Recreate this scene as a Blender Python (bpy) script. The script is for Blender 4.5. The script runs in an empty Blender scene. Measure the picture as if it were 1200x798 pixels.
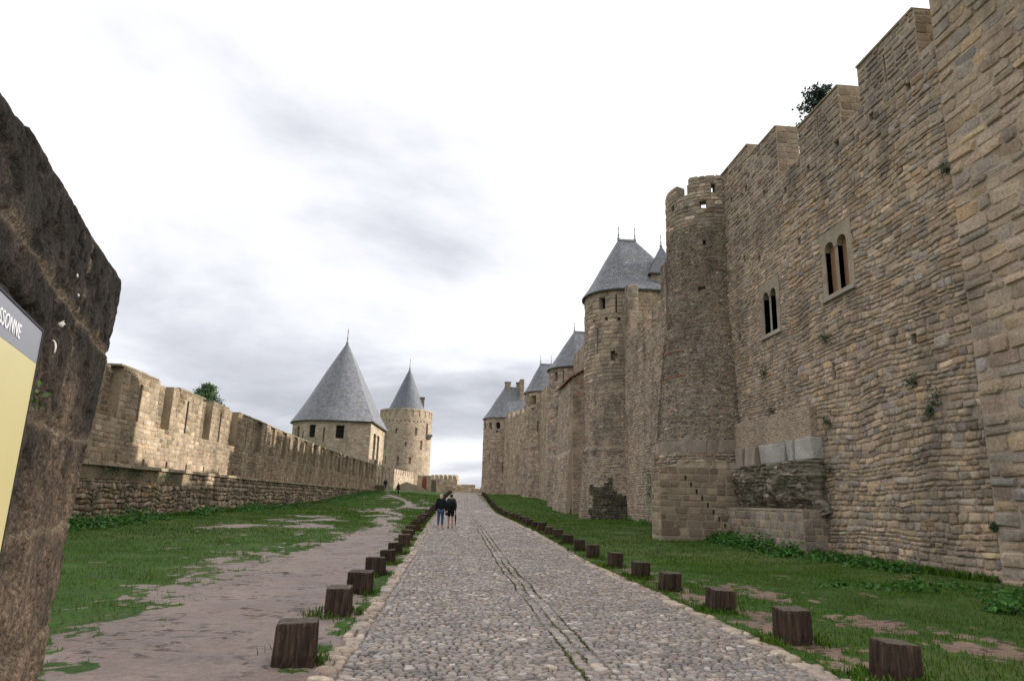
import bpy, bmesh, math, random
import numpy as np
from mathutils import Vector, Matrix
rad = math.radians
scene = bpy.context.scene
COL = scene.collection

# ------------------------------------------------------------------ camera
CAM = np.array([0.0, 0.0, 1.6])
_yaw, _pit, _rol = rad(4.6), math.atan(800/3400), .03
_F = Vector((math.sin(_yaw)*math.cos(_pit), math.cos(_yaw)*math.cos(_pit), math.sin(_pit)))
_R0 = Vector((math.cos(_yaw), -math.sin(_yaw), 0)); _U0 = _R0.cross(_F)
_R = math.cos(_rol)*_R0 + math.sin(_rol)*_U0
_U = -math.sin(_rol)*_R0 + math.cos(_rol)*_U0
cd = bpy.data.cameras.new('camera'); cam = bpy.data.objects.new('camera', cd); COL.objects.link(cam)
cd.sensor_width = 36; cd.lens = 24; cd.clip_start = .05; cd.clip_end = 6000
M = Matrix((( _R.x, _U.x, -_F.x, CAM[0]), (_R.y, _U.y, -_F.y, CAM[1]), (_R.z, _U.z, -_F.z, CAM[2]), (0, 0, 0, 1)))
cam.matrix_world = M
scene.camera = cam

# ------------------------------------------------------------------ light and sky
SUN_EL, SUN_A = rad(22.6), rad(2.0)          # the sun stands over the right-hand wall, a little ahead
SUNV = Vector((math.cos(SUN_EL)*math.cos(SUN_A), math.cos(SUN_EL)*math.sin(SUN_A), math.sin(SUN_EL)))
sd = bpy.data.lights.new('sun', 'SUN'); sd.energy = 5.0; sd.angle = rad(.6); sd.color = (1, .94, .84)
so = bpy.data.objects.new('sun', sd); COL.objects.link(so)
so.rotation_euler = SUNV.to_track_quat('Z', 'Y').to_euler(); so.location = (60, 10, 40)
scene.view_settings.view_transform = 'Standard'; scene.view_settings.look = 'None'
scene.view_settings.exposure = 0.2; scene.view_settings.gamma = 1; scene.view_settings.use_curve_mapping = False

class NT:
    def __init__(s, tree): s.t = tree; tree.nodes.clear()
    def n(s, typ, inp=None, **kw):
        d = s.t.nodes.new(typ)
        for k, v in kw.items(): setattr(d, k, v)
        for k, v in (inp or {}).items():
            if isinstance(v, bpy.types.NodeSocket): s.t.links.new(v, d.inputs[k])
            else: d.inputs[k].default_value = v
        return d
    def math(s, op, a, b=0.0, c=0.0, clamp=False):
        d = s.t.nodes.new('ShaderNodeMath'); d.operation = op; d.use_clamp = clamp
        for i, v in enumerate((a, b, c)):
            if isinstance(v, bpy.types.NodeSocket): s.t.links.new(v, d.inputs[i])
            else: d.inputs[i].default_value = v
        return d.outputs[0]
    def mix(s, f, a, b, mode='MIX'):
        d = s.t.nodes.new('ShaderNodeMix'); d.data_type = 'RGBA'; d.blend_type = mode
        for i, v in ((0, f), (6, a), (7, b)):
            if isinstance(v, bpy.types.NodeSocket): s.t.links.new(v, d.inputs[i])
            else: d.inputs[i].default_value = v if i == 0 else (*v, 1)[:4]
        return d.outputs[2]
    def ramp(s, f, stops, interp='LINEAR'):
        d = s.t.nodes.new('ShaderNodeValToRGB'); d.color_ramp.interpolation = interp
        el = d.color_ramp.elements
        while len(el) < len(stops): el.new(.5)
        for e, (p, c) in zip(el, stops):
            e.position = p; e.color = (c, c, c, 1) if not hasattr(c, '__len__') else (*c, 1)
        s.t.links.new(f, d.inputs[0]); return d.outputs[0]
    def noise(s, vec, scale, detail=5, rough=.55, dist=0.0):
        return s.n('ShaderNodeTexNoise', {'Vector': vec, 'Scale': scale, 'Detail': detail, 'Roughness': rough, 'Distortion': dist}).outputs[0]
    def mapping(s, vec, scale=(1, 1, 1), loc=(0, 0, 0)):
        return s.n('ShaderNodeMapping', {'Vector': vec, 'Scale': scale, 'Location': loc}).outputs[0]

W = bpy.data.worlds.new('World'); scene.world = W; W.use_nodes = True
t = NT(W.node_tree)
tc = t.n('ShaderNodeTexCoord').outputs['Generated']
sep = t.n('ShaderNodeSeparateXYZ', {0: tc})
zc = t.math('ADD', t.math('MAXIMUM', sep.outputs[2], 0.0), .22)
px = t.math('DIVIDE', sep.outputs[0], zc); py = t.math('DIVIDE', sep.outputs[1], zc)
cp = t.n('ShaderNodeCombineXYZ', {0: px, 1: py, 2: 0.0}).outputs[0]
c1 = t.noise(t.mapping(cp, loc=(3.1, 7.4, 0)), 1.15, 9, .55, .25)
c2 = t.noise(t.mapping(cp, loc=(8.6, 1.2, 0)), .55, 4, .5)
cl = t.math('ADD', t.math('MULTIPLY', c1, .62), t.math('MULTIPLY', c2, .38))
dt = t.n('ShaderNodeVectorMath', {0: tc, 1: tuple(SUNV)}, operation='DOT_PRODUCT').outputs['Value']
glow = t.math('MULTIPLY', t.math('POWER', t.math('MULTIPLY', t.math('ADD', dt, 1), .5, clamp=True), 3), .14)
elev = t.math('MULTIPLY', t.math('SUBTRACT', sep.outputs[2], .30), .50)
val = t.math('ADD', t.math('ADD', cl, glow), elev)
skyc = t.ramp(val, [(.36, (.50, .515, .57)), (.44, (.66, .675, .73)), (.50, (.85, .865, .91)), (.56, (1.0, 1.01, 1.04)), (.75, (1.15, 1.15, 1.15))])
sky = t.n('ShaderNodeTexSky', sky_type='NISHITA', sun_disc=False, sun_elevation=SUN_EL, sun_rotation=rad(90)-SUN_A)
b1 = t.n('ShaderNodeBackground', {'Color': skyc, 'Strength': 1.0})
b2 = t.n('ShaderNodeBackground', {'Color': sky.outputs[0], 'Strength': .1})
mx = t.n('ShaderNodeMixShader', {0: .94, 1: b2.outputs[0], 2: b1.outputs[0]})
t.n('ShaderNodeOutputWorld', {0: mx.outputs[0]})

# ------------------------------------------------------------------ numeric helpers
RNG = np.random.default_rng(7)
def _hash(ix, iy, seed):
    h = (ix*374761393 + iy*668265263 + seed*974634541) & 0xffffffff
    h = ((h ^ (h >> 13))*1274126177) & 0xffffffff
    return ((h ^ (h >> 16)) & 0xffff)/65535.0
def vnoise(x, y, seed=0):
    x = np.asarray(x, float); y = np.asarray(y, float)
    ix = np.floor(x).astype(np.int64); iy = np.floor(y).astype(np.int64)
    fx = x-ix; fy = y-iy; fx = fx*fx*(3-2*fx); fy = fy*fy*(3-2*fy)
    a = _hash(ix, iy, seed); b = _hash(ix+1, iy, seed); c = _hash(ix, iy+1, seed); d = _hash(ix+1, iy+1, seed)
    return (a*(1-fx)+b*fx)*(1-fy) + (c*(1-fx)+d*fx)*fy
def fbm(x, y, seed=0, oct=4):
    s = 0; a = 1; n = 0
    for i in range(oct):
        s = s + a*vnoise(x*2**i, y*2**i, seed+i*17); n += a; a *= .5
    return s/n
def sstep(a, b, x):
    q = np.clip((np.asarray(x, float)-a)/(b-a), 0, 1); return q*q*(3-2*q)

_ZY = [-60, 0, 20, 31, 45, 60, 70, 80, 88, 100, 110, 120, 130, 150, 175, 200, 260, 400, 4000]
_ZZ = [0, 0, 0, .25, .4, .52, .8, 1.2, 1.55, 2.1, 2.5, 2.75, 2.85, 2.75, 2.2, 1.0, -6, -25, -40]
def zg(X, Y):
    X = np.asarray(X, float); Y = np.asarray(Y, float)
    z = np.interp(Y, _ZY, _ZZ)
    z = z + sstep(6.5, 12.3, X)*.13 + sstep(-9, -13.8, X)*.12
    hump = sstep(60, 92, Y)*sstep(140, 100, Y)*sstep(-1.2, -6, X)*.3
    return z + hump

# ------------------------------------------------------------------ object helpers
def tag(o, label=None, cat=None, group=None, kind=None):
    if cat and not kind: kind = 'thing'
    if label: o['label'] = label
    if cat: o['category'] = cat
    if group: o['group'] = group
    if kind: o['kind'] = kind
    return o
WLOC = {}
def thing(name, loc, label, cat, group=None, rz=0):
    o = bpy.data.objects.new(name, None); COL.objects.link(o); o.empty_display_size = .3
    o.location = loc; o.rotation_euler = (0, 0, rz)
    WLOC[o.name] = np.array(loc, float)
    return tag(o, label, cat, group)
class MB:
    """collects vertices, faces and per-vertex colours, then links them as one mesh object"""
    def __init__(s): s.V = []; s.F = []; s.C = []; s.S = []; s.UV = []; s.n = 0; s.MI = []
    def add(s, V, F, col=(.4, .35, .28), smooth=False, uv=None, mi=0):
        V = np.asarray(V, float).reshape(-1, 3)
        c = np.asarray(col, float)
        if c.ndim == 1: c = np.tile(c[:3], (len(V), 1))
        s.V.append(V); s.C.append(c[:, :3])
        s.UV.append(np.zeros((len(V), 2)) if uv is None else np.asarray(uv, float))
        for f in (F if isinstance(F, list) else [F]):
            f = np.asarray(f, np.int64)
            if f.size: s.F.append(f + s.n); s.S.append(smooth); s.MI.append(mi)
        s.n += len(V); return s
    def box(s, x0, x1, y0, y1, z0, z1, col=(.4, .35, .28), mi=0, jit=0, rng=RNG):
        v = np.array([(x, y, z) for x in (x0, x1) for y in (y0, y1) for z in (z0, z1)], float)
        if jit: v += rng.uniform(-jit, jit, v.shape)
        f = np.array([(0, 1, 3, 2), (4, 6, 7, 5), (0, 4, 5, 1), (2, 3, 7, 6), (0, 2, 6, 4), (1, 5, 7, 3)])
        return s.add(v, f, col, mi=mi)
    def build(s, name, mat, parent=None, loc=None):
        V = np.concatenate(s.V); C = np.concatenate(s.C); UV = np.concatenate(s.UV)
        base = np.zeros(3)
        if parent is not None: base = WLOC.get(parent.name, base)
        elif loc is not None: base = np.array(loc, float)
        me = bpy.data.meshes.new(name)
        loops = np.concatenate([f.ravel() for f in s.F])
        cnt = np.concatenate([np.full(len(f), f.shape[1]) for f in s.F])
        sm = np.concatenate([np.full(len(f), q) for f, q in zip(s.F, s.S)])
        mi = np.concatenate([np.full(len(f), q) for f, q in zip(s.F, s.MI)])
        st = np.concatenate([[0], np.cumsum(cnt)[:-1]])
        me.vertices.add(len(V)); me.vertices.foreach_set('co', (V-base).ravel().astype(np.float32))
        me.loops.add(len(loops)); me.loops.foreach_set('vertex_index', loops.astype(np.int32))
        me.polygons.add(len(cnt)); me.polygons.foreach_set('loop_start', st.astype(np.int32))
        me.polygons.foreach_set('loop_total', cnt.astype(np.int32))
        me.polygons.foreach_set('use_smooth', sm.astype(bool))
        me.polygons.foreach_set('material_index', mi.astype(np.int32))
        at = me.color_attributes.new('Col', 'FLOAT_COLOR', 'POINT')
        at.data.foreach_set('color', np.concatenate([C, np.ones((len(C), 1))], 1).ravel().astype(np.float32))
        uvl = me.uv_layers.new(name='UVMap')
        uvl.data.foreach_set('uv', UV[loops].ravel().astype(np.float32))
        me.update(); me.validate()
        for m in (mat if isinstance(mat, (list, tuple)) else [mat]): me.materials.append(m)
        o = bpy.data.objects.new(name, me); COL.objects.link(o)
        if parent is not None:
            o.parent = parent; WLOC[o.name] = base
        elif loc is not None: o.location = loc; WLOC[o.name] = base
        return o

# ------------------------------------------------------------------ materials
def principled(t, base, rough=.9, bump=None, bstr=.5, bdist=.02, spec=.3, metal=0.0):
    p = t.n('ShaderNodeBsdfPrincipled', {'Roughness': rough, 'Specular IOR Level': spec, 'Metallic': metal})
    if isinstance(base, bpy.types.NodeSocket): t.t.links.new(base, p.inputs['Base Color'])
    else: p.inputs['Base Color'].default_value = (*base, 1)
    if bump is not None:
        b = t.n('ShaderNodeBump', {'Height': bump, 'Strength': bstr, 'Distance': bdist})
        t.t.links.new(b.outputs[0], p.inputs['Normal'])
    t.n('ShaderNodeOutputMaterial', {0: p.outputs[0]})
    return p
def newmat(name):
    m = bpy.data.materials.new(name); m.use_nodes = True; return m, NT(m.node_tree)
def stone_mat(name, stain=(.07, .062, .055), stain_amt=.55, stain_lo=.5, stain_hi=.66, moss=0.0, bstr=.7, fine=16, warm=None, seed=0.0, rough=.93, spec=.15):
    m, t = newmat(name)
    pos = t.n('ShaderNodeNewGeometry').outputs['Position']
    pos = t.mapping(pos, loc=(seed, seed*.7, 0))
    at = t.n('ShaderNodeAttribute', attribute_name='Col').outputs['Color']
    n1 = t.noise(pos, .9, 6, .6); n2 = t.noise(pos, fine, 8, .65); n3 = t.noise(pos, fine*4.5, 4, .6)
    c = t.mix(1.0, at, t.ramp(n1, [(.3, .78), (.7, 1.15)]), 'MULTIPLY')
    c = t.mix(1.0, c, t.ramp(n2, [(.28, .62), (.5, 1.0), (.75, 1.28)]), 'MULTIPLY')
    c = t.mix(1.0, c, t.ramp(n3, [(.30, .55), (.45, 1.0), (.8, 1.12)]), 'MULTIPLY')
    sn = t.noise(t.mapping(pos, (1, 1, .35)), .55, 8, .68)
    sf = t.math('MULTIPLY', t.ramp(sn, [(stain_lo, 0), (stain_hi, 1)]), stain_amt)
    c = t.mix(sf, c, stain)
    li = t.noise(pos, 3.2, 7, .7)
    c = t.mix(t.math('MULTIPLY', t.ramp(li, [(.60, 0), (.68, 1)]), .32), c, (.30, .27, .17))
    if moss:
        mn = t.noise(pos, 1.4, 6, .7)
        c = t.mix(t.math('MULTIPLY', t.ramp(mn, [(.50, 0), (.62, 1)]), moss), c, (.10, .105, .05))
    h = t.math('ADD', t.math('MULTIPLY', n2, 1.0), t.math('MULTIPLY', n3, .45))
    principled(t, c, rough, h, bstr, .035, spec)
    return m
M_WALL = stone_mat('rubble_sandstone', stain_amt=.45, fine=13)
M_TUR = stone_mat('turret_rubble', stain=(.075, .066, .058), stain_amt=.62, stain_lo=.46, stain_hi=.66, fine=16, seed=5)
M_TOW = stone_mat('tower_sandstone', stain_amt=.5, fine=10, seed=11)
M_LEFT = stone_mat('weathered_sandstone', stain=(.08, .066, .05), stain_amt=.5, stain_lo=.48, fine=11, moss=.25, seed=23)
M_FARST = stone_mat('far_sandstone', stain_amt=.4, fine=7, seed=31)
M_MOSSY = stone_mat('mossy_rubble', stain=(.06, .06, .045), stain_amt=.6, stain_lo=.45, moss=.55, fine=12, seed=3)
M_PALE = stone_mat('pale_limestone', stain_amt=.18, fine=18, seed=8)
M_COB = stone_mat('river_cobble', stain=(.24, .225, .21), stain_amt=.4, bstr=.3, fine=16, seed=2, rough=.55, spec=.35)
M_BLACK, _t = newmat('blackened_sandstone')
def _pillar():
    t = _t; pos = t.n('ShaderNodeNewGeometry').outputs['Position']
    a = t.noise(pos, 9, 8, .7); b = t.noise(t.mapping(pos, (1, 1, 1.3)), 45, 5, .7); g = t.noise(pos, 2.1, 6, .6)
    c = t.ramp(a, [(.3, (.010, .0085, .0075)), (.5, (.022, .0185, .016)), (.72, (.055, .044, .035))])
    c = t.mix(1.0, c, t.ramp(b, [(.32, .45), (.6, 1.25)]), 'MULTIPLY')
    zz = t.n('ShaderNodeSeparateXYZ', {0: pos}).outputs[2]
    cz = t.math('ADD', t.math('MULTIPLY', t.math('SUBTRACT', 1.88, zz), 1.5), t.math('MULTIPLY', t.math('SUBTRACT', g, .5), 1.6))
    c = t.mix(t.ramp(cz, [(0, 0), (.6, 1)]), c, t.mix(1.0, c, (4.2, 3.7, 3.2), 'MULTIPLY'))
    c = t.mix(t.math('MULTIPLY', t.n('ShaderNodeAttribute', attribute_name='Col').outputs['Fac'], .75), c, t.mix(1.0, (.17, .135, .10), t.ramp(b, [(.3, .5), (.7, 1.2)]), 'MULTIPLY'))
    c = t.mix(t.math('MULTIPLY', t.ramp(t.noise(pos, 7.3, 5, .7), [(.66, 0), (.70, 1)]), .5), c, (.22, .13, .035))
    vo = t.n('ShaderNodeTexVoronoi', {'Vector': t.mapping(pos, (1, 1, .45), (0, 0, 0)), 'Scale': 13.0})
    c = t.mix(t.ramp(vo.outputs['Distance'], [(.05, .9), (.075, 0)]), c, (.62, .6, .57)) if False else c
    gr = t.noise(pos, 150, 6, .75); c = t.mix(1.0, c, t.ramp(gr, [(.36, .35), (.5, 1.0), (.66, 1.9)]), 'MULTIPLY')
    pt = t.n('ShaderNodeTexVoronoi', {'Vector': pos, 'Scale': 75.0}).outputs['Distance']; pv = t.ramp(pt, [(.0, 0), (.35, 1)])
    principled(t, c, .95, t.math('ADD', t.math('ADD', a, t.math('MULTIPLY', b, 1.2)), t.math('ADD', t.math('MULTIPLY', gr, .8), t.math('MULTIPLY', pv, .35))), .9, .014, .15)
_pillar()
def simple_mat(name, base, rough=.8, var=.3, scale=8, bstr=.3, spec=.3, metal=0.0, stretch=(1, 1, 1)):
    m, t = newmat(name)
    pos = t.mapping(t.n('ShaderNodeTexCoord').outputs['Object'], stretch)
    n = t.noise(pos, scale, 6, .6)
    c = t.mix(1.0, base, t.ramp(n, [(.3, 1-var), (.7, 1+var)]), 'MULTIPLY')
    principled(t, c, rough, n, bstr, .01, spec, metal); return m
def slate_mat(name, base, tile=.28, lichen=.35):
    m, t = newmat(name)
    uv = t.n('ShaderNodeTexCoord').outputs['UV']; pos = t.n('ShaderNodeNewGeometry').outputs['Position']
    br = t.n('ShaderNodeTexBrick', {'Vector': uv, 'Color1': (.72, .72, .72, 1), 'Color2': (1.25, 1.25, 1.25, 1), 'Mortar': (.22, .22, .22, 1),
             'Scale': 1.0, 'Mortar Size': .02, 'Bias': 0.0, 'Brick Width': tile, 'Row Height': tile*.62})
    c = t.mix(1.0, base, br.outputs[0], 'MULTIPLY')
    n = t.noise(pos, 1.3, 8, .65); n2 = t.noise(pos, 9, 5, .6)
    c = t.mix(1.0, c, t.ramp(n, [(.3, .75), (.7, 1.2)]), 'MULTIPLY')
    c = t.mix(1.0, c, t.ramp(n2, [(.3, .8), (.7, 1.2)]), 'MULTIPLY')
    c = t.mix(t.math('MULTIPLY', t.ramp(t.noise(pos, .9, 8, .7), [(.52, 0), (.66, 1)]), lichen), c, (.17, .145, .085))
    principled(t, c, .46, t.math('ADD', br.outputs[1], t.math('MULTIPLY', n2, -.6)), .5, .02, .45)
    return m
M_SLATE = slate_mat('slate', (.165, .172, .195), tile=.42); M_SLATE2 = slate_mat('dark_slate', (.135, .148, .18), lichen=.2)
M_TILE = simple_mat('clay_tile', (.28, .15, .10), .85, .35, 9)
M_DARK = simple_mat('dark_interior', (.012, .011, .010), .95, .2, 3, 0)
M_WOODW = simple_mat('window_boards', (.26, .14, .075), .85, .45, 22, .5, stretch=(1, 3, .25))
M_RED = simple_mat('red_paint', (.22, .05, .04), .7, .2)
M_LEAD = simple_mat('lead_grey', (.25, .26, .28), .5, .2, 8, .1, .5)
def wood_mat():
    m, t = newmat('weathered_oak')
    oc = t.n('ShaderNodeTexCoord').outputs['Object']; nz = t.n('ShaderNodeTexCoord').outputs['Normal']
    rnd = t.n('ShaderNodeObjectInfo').outputs['Random']
    off = t.n('ShaderNodeCombineXYZ', {0: t.math('MULTIPLY', rnd, 40), 1: t.math('MULTIPLY', rnd, 17), 2: 0.0}).outputs[0]
    v = t.n('ShaderNodeVectorMath', {0: oc, 1: off}, operation='ADD').outputs[0]
    g = t.noise(t.mapping(v, (1, 1, .06)), 34, 6, .65, .4); g2 = t.noise(t.mapping(v, (1, 1, .25)), 6, 6, .6)
    c = t.ramp(g, [(.3, (.014, .009, .0065)), (.5, (.050, .032, .021)), (.72, (.112, .074, .050))])
    c = t.mix(1.0, c, t.ramp(g2, [(.3, .55), (.7, 1.35)]), 'MULTIPLY')
    top = t.ramp(t.n('ShaderNodeSeparateXYZ', {0: nz}).outputs[2], [(.7, 0), (.9, 1)])
    tn = t.noise(v, 16, 7, .7)
    c = t.mix(top, c, t.ramp(tn, [(.3, (.06, .046, .036)), (.7, (.17, .135, .11))]))
    c = t.mix(1.0, c, t.ramp(rnd, [(0, .7), (1, 1.35)]), 'MULTIPLY')
    principled(t, c, .85, g, .8, .012, .25); return m
M_WOOD = wood_mat()

# ------------------------------------------------------------------ masonry
class PMap:
    """(u along a plan path, v up, d outwards) -> xyz"""
    def __init__(s, pts, z0=0.0, batter=None, off=0.0, smooth=True, ztilt=None):
        s.p = np.asarray(pts, float); d = np.diff(s.p, axis=0); L = np.hypot(*d.T)
        s.s = np.concatenate([[0], np.cumsum(L)]); s.L = s.s[-1]
        tn = d/L[:, None]; nn = np.stack([tn[:, 1], -tn[:, 0]], 1)
        if smooth:
            vn = np.concatenate([nn[:1], nn[:-1]+nn[1:], nn[-1:]]); vn /= np.linalg.norm(vn, axis=1)[:, None]
        else: vn = None
        s.vn, s.nn, s.z0, s.b, s.off = vn, nn, z0, batter, off
    def __call__(s, u, v, d):
        u = np.asarray(u, float); v = np.asarray(v, float); d = np.asarray(d, float)
        x = np.interp(u, s.s, s.p[:, 0]); y = np.interp(u, s.s, s.p[:, 1])
        k = np.clip(np.searchsorted(s.s, u, side='right')-1, 0, len(s.nn)-1)
        if s.vn is not None:
            f = np.clip((u-s.s[k])/(s.s[k+1]-s.s[k]), 0, 1)[..., None]
            n = s.vn[k]*(1-f)+s.vn[k+1]*f
        else: n = s.nn[k]
        o = d + s.off
        if s.b is not None: o = o + s.b(v)
        return np.stack([x+n[..., 0]*o, y+n[..., 1]*o, s.z0+v+0*o], -1)
    def shift(s, dd): return lambda u, v, d: s(u, v, np.asarray(d, float)+dd)
def arc(cx, cy, r, a0, a1, n=24):
    a = np.radians(np.linspace(a0, a1, n)); return [(cx+r*math.cos(q), cy+r*math.sin(q)) for q in a]

def slab(mb, mp, u0, u1, v0, v1, blocked, TH, col, du=.7, dv=3.0):
    """closed wall body; blocked = (ua, ub, va, vb, depth or None when open right through)"""
    us = set(np.linspace(u0, u1, max(2, int((u1-u0)/du)+1)).round(4)); vs = set(np.linspace(v0, v1, max(2, int((v1-v0)/dv)+1)).round(4))
    for b in blocked:
        for q in b[:2]:
            if u0 < q < u1: us.add(round(q, 4))
        for q in b[2:4]:
            if v0 < q < v1: vs.add(round(q, 4))
    us = np.array(sorted(us)); vs = np.array(sorted(vs))
    uc = (us[1:]+us[:-1])/2; vc = (vs[1:]+vs[:-1])/2
    D = np.zeros((len(uc), len(vc)))
    for b in blocked:
        q = (uc[:, None] > b[0]) & (uc[:, None] < b[1]) & (vc[None] > b[2]) & (vc[None] < b[3])
        D[q] = TH if b[4] is None else b[4]
    Q = []
    i, j = np.nonzero(D < TH)
    for dep in ('f', 'b'):
        d = -D[i, j] if dep == 'f' else np.full(len(i), -TH)
        q = np.stack([np.stack([us[i], vs[j], d], 1), np.stack([us[i+1], vs[j], d], 1), np.stack([us[i+1], vs[j+1], d], 1), np.stack([us[i], vs[j+1], d], 1)], 1)
        Q.append(q if dep == 'f' else q[:, ::-1])
    DP = np.full((len(uc)+2, len(vc)+2), TH, float); DP[1:-1, 1:-1] = D
    a = DP[:-1, 1:-1]; b = DP[1:, 1:-1]; i, j = np.nonzero(np.abs(a-b) > 1e-6)
    if len(i):
        Q.append(np.stack([np.stack([us[i], vs[j], -a[i, j]], 1), np.stack([us[i], vs[j+1], -a[i, j]], 1), np.stack([us[i], vs[j+1], -b[i, j]], 1), np.stack([us[i], vs[j], -b[i, j]], 1)], 1))
    a = DP[1:-1, :-1]; b = DP[1:-1, 1:]; i, j = np.nonzero(np.abs(a-b) > 1e-6)
    if len(i):
        Q.append(np.stack([np.stack([us[i], vs[j], -a[i, j]], 1), np.stack([us[i+1], vs[j], -a[i, j]], 1), np.stack([us[i+1], vs[j], -b[i, j]], 1), np.stack([us[i], vs[j], -b[i, j]], 1)], 1))
    Q = np.concatenate(Q).reshape(-1, 3)
    mb.add(mp(Q[:, 0], Q[:, 1], Q[:, 2]), np.arange(len(Q)).reshape(-1, 4), col)

def pick_cols(rng, n, pal, var=.16):
    c = np.array([p[1:] for p in pal], float); w = np.array([p[0] for p in pal], float); w /= w.sum()
    k = rng.choice(len(pal), n, p=w)
    return c[k]*np.array((1.02, .982, 1.0))*np.exp(rng.normal(0, var, (n, 1)))*np.exp(rng.normal(0, .014, (n, 3)))

def stones(mb, mp, u0, u1, v0, v1, wr, hr, pal, blocked=(), prot=(.01, .05), joint=.012, bevel=.03, bulge=.01, jit=.012, cut=.2, rng=RNG, var=.16, smooth=False, tilt=.01, colf=None, skip=0.0, dome=0.0, edge=.62, sq=.72, flat=0.0, lob=.09):
    R = []; v = v0
    while v < v1-.02:
        h = rng.uniform(*hr); ve = min(v+h, v1)
        if v1-ve < hr[0]*.6: ve = v1
        iv = [(u0, u1)]
        for b in blocked:
            ov = min(ve, b[3])-max(v, b[2])
            if ov <= .25*(ve-v): continue
            nv = []
            for (a, c) in iv:
                if b[1] <= a or b[0] >= c: nv.append((a, c)); continue
                if b[0] > a+.05: nv.append((a, b[0]))
                if b[1] < c-.05: nv.append((b[1], c))
            iv = nv
        for (a, c) in iv:
            u = a - (rng.uniform(0, wr[0]) if False else 0)
            while u < c-.01:
                w = rng.uniform(*wr)*(0.75+.5*rng.random()); ue = min(u+w, c)
                if c-ue < wr[0]*.5: ue = c
                R.append((u, ue, v, ve)); u = ue
        v = ve
    R = np.array(R)
    if skip: R = R[rng.random(len(R)) > skip]
    n = len(R)
    if not n: return
    w = R[:, 1]-R[:, 0]; h = R[:, 3]-R[:, 2]; m = np.minimum(w, h)
    uc = (R[:, 0]+R[:, 1])/2; vc = (R[:, 2]+R[:, 3])/2
    hw = w/2-joint*rng.uniform(.3, 1.3, n); hh = h/2-joint*rng.uniform(.3, 1.3, n)
    ct = cut*m*rng.uniform(.5, 1.3, n)
    sx = np.array([-1, 1, 1, 1, 1, -1, -1, -1]); sy = np.array([-1, -1, -1, 1, 1, 1, 1, -1])
    kx = np.array([1, 1, 0, 0, 1, 1, 0, 0]); ky = 1-kx
    def ring(ins):
        x = sx*(hw[:, None]-ins[:, None]-kx*ct[:, None]); y = sy*(hh[:, None]-ins[:, None]-ky*ct[:, None])
        return x, y
    bv = np.minimum(bevel, m*.3)*rng.uniform(.6, 1.4, n)
    x0, y0 = ring(np.zeros(n)); x1, y1 = ring(bv)
    jx = rng.normal(0, 1, (n, 8))*jit*np.minimum(m/.2, 1.5)[:, None]; jy = rng.normal(0, 1, (n, 8))*jit*np.minimum(m/.2, 1.5)[:, None]
    x0 += jx; y0 += jy; x1 += jx*.9+rng.normal(0, 1, (n, 8))*jit*.5; y1 += jy*.9+rng.normal(0, 1, (n, 8))*jit*.5
    pr = rng.uniform(*prot, n); tl = rng.normal(0, tilt, (n, 2))
    d0 = np.full((n, 8), -.012); d1 = pr[:, None]+tl[:, :1]*x1/np.maximum(w[:, None], .05)+tl[:, 1:]*y1/np.maximum(h[:, None], .05)+rng.normal(0, jit*.3, (n, 8))
    dc = pr+bulge*rng.uniform(.3, 1.4, n)
    U = np.concatenate([uc[:, None]+x0, uc[:, None]+x1, uc[:, None]+rng.normal(0, .08, (n, 1))*w[:, None]], 1)
    Vv = np.concatenate([vc[:, None]+y0, vc[:, None]+y1, vc[:, None]+rng.normal(0, .08, (n, 1))*h[:, None]], 1)
    D = np.concatenate([d0, d1, dc[:, None]], 1)
    P = mp(U.ravel(), Vv.ravel(), D.ravel())
    if dome:
        lobes = 1+rng.normal(0, lob, (n, 8)); a8 = np.radians(np.arange(8)*45+22.5)
        ex = np.sign(np.cos(a8))*np.abs(np.cos(a8))**sq; ey = np.sign(np.sin(a8))*np.abs(np.sin(a8))**sq
        rx = hw[:, None]*ex*lobes*1.04; ry = hh[:, None]*ey*lobes*1.04; sk = rng.normal(0, .12, (n, 2)); hgt = dome*rng.uniform(.35, 1.5, (n, 1))*np.clip(m/(.09 if dome < .03 else .2), .6, 1.4)[:, None]
        U = np.concatenate([uc[:, None]+rx, uc[:, None]+rx*.86, uc[:, None]+rx*.52+sk[:, :1]*hw[:, None]*.5, uc[:, None]+sk[:, :1]*hw[:, None]], 1)
        Vv = np.concatenate([vc[:, None]+ry, vc[:, None]+ry*.86, vc[:, None]+ry*.52+sk[:, 1:]*hh[:, None]*.5, vc[:, None]+sk[:, 1:]*hh[:, None]], 1)
        tt = (x0*tl[:, :1]+y0*tl[:, 1:])/np.maximum(w[:, None], .05)
        vn = rng.normal(0, .22 if flat else .0, (n, 8))*hgt
        D = np.concatenate([np.full((n, 8), -.006 if flat else -.014), hgt*(.55+.25*flat)+pr[:, None]+tt*.9+vn*.6, hgt*(.92+.03*flat)+pr[:, None]+tt*.5+vn, hgt*(1-.02*flat)+pr[:, None]], 1)
        P = mp(U.ravel(), Vv.ravel(), D.ravel()); k = np.arange(8); k2 = (k+1) % 8
        q = np.concatenate([np.stack([k, k2, k2+8, k+8], 1), np.stack([k+8, k2+8, k2+16, k+16], 1)]); tr = np.stack([k+16, k2+16, np.full(8, 24)], 1); b = (np.arange(n)*25)[:, None, None]
        col = pick_cols(rng, n, pal, var)
        if colf is not None: col = col*colf(uc, vc, rng)
        C = np.repeat(col, 25, 0); C.reshape(n, 25, 3)[:, :8] *= edge
        mb.add(P, [(q[None]+b).reshape(-1, 4), (tr[None]+b).reshape(-1, 3)], C, smooth=True); return
    k = np.arange(8); k2 = (k+1) % 8
    q = np.stack([k, k2, k2+8, k+8], 1); tr = np.stack([k+8, k2+8, np.full(8, 16)], 1)
    b = (np.arange(n)*17)[:, None, None]
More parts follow.
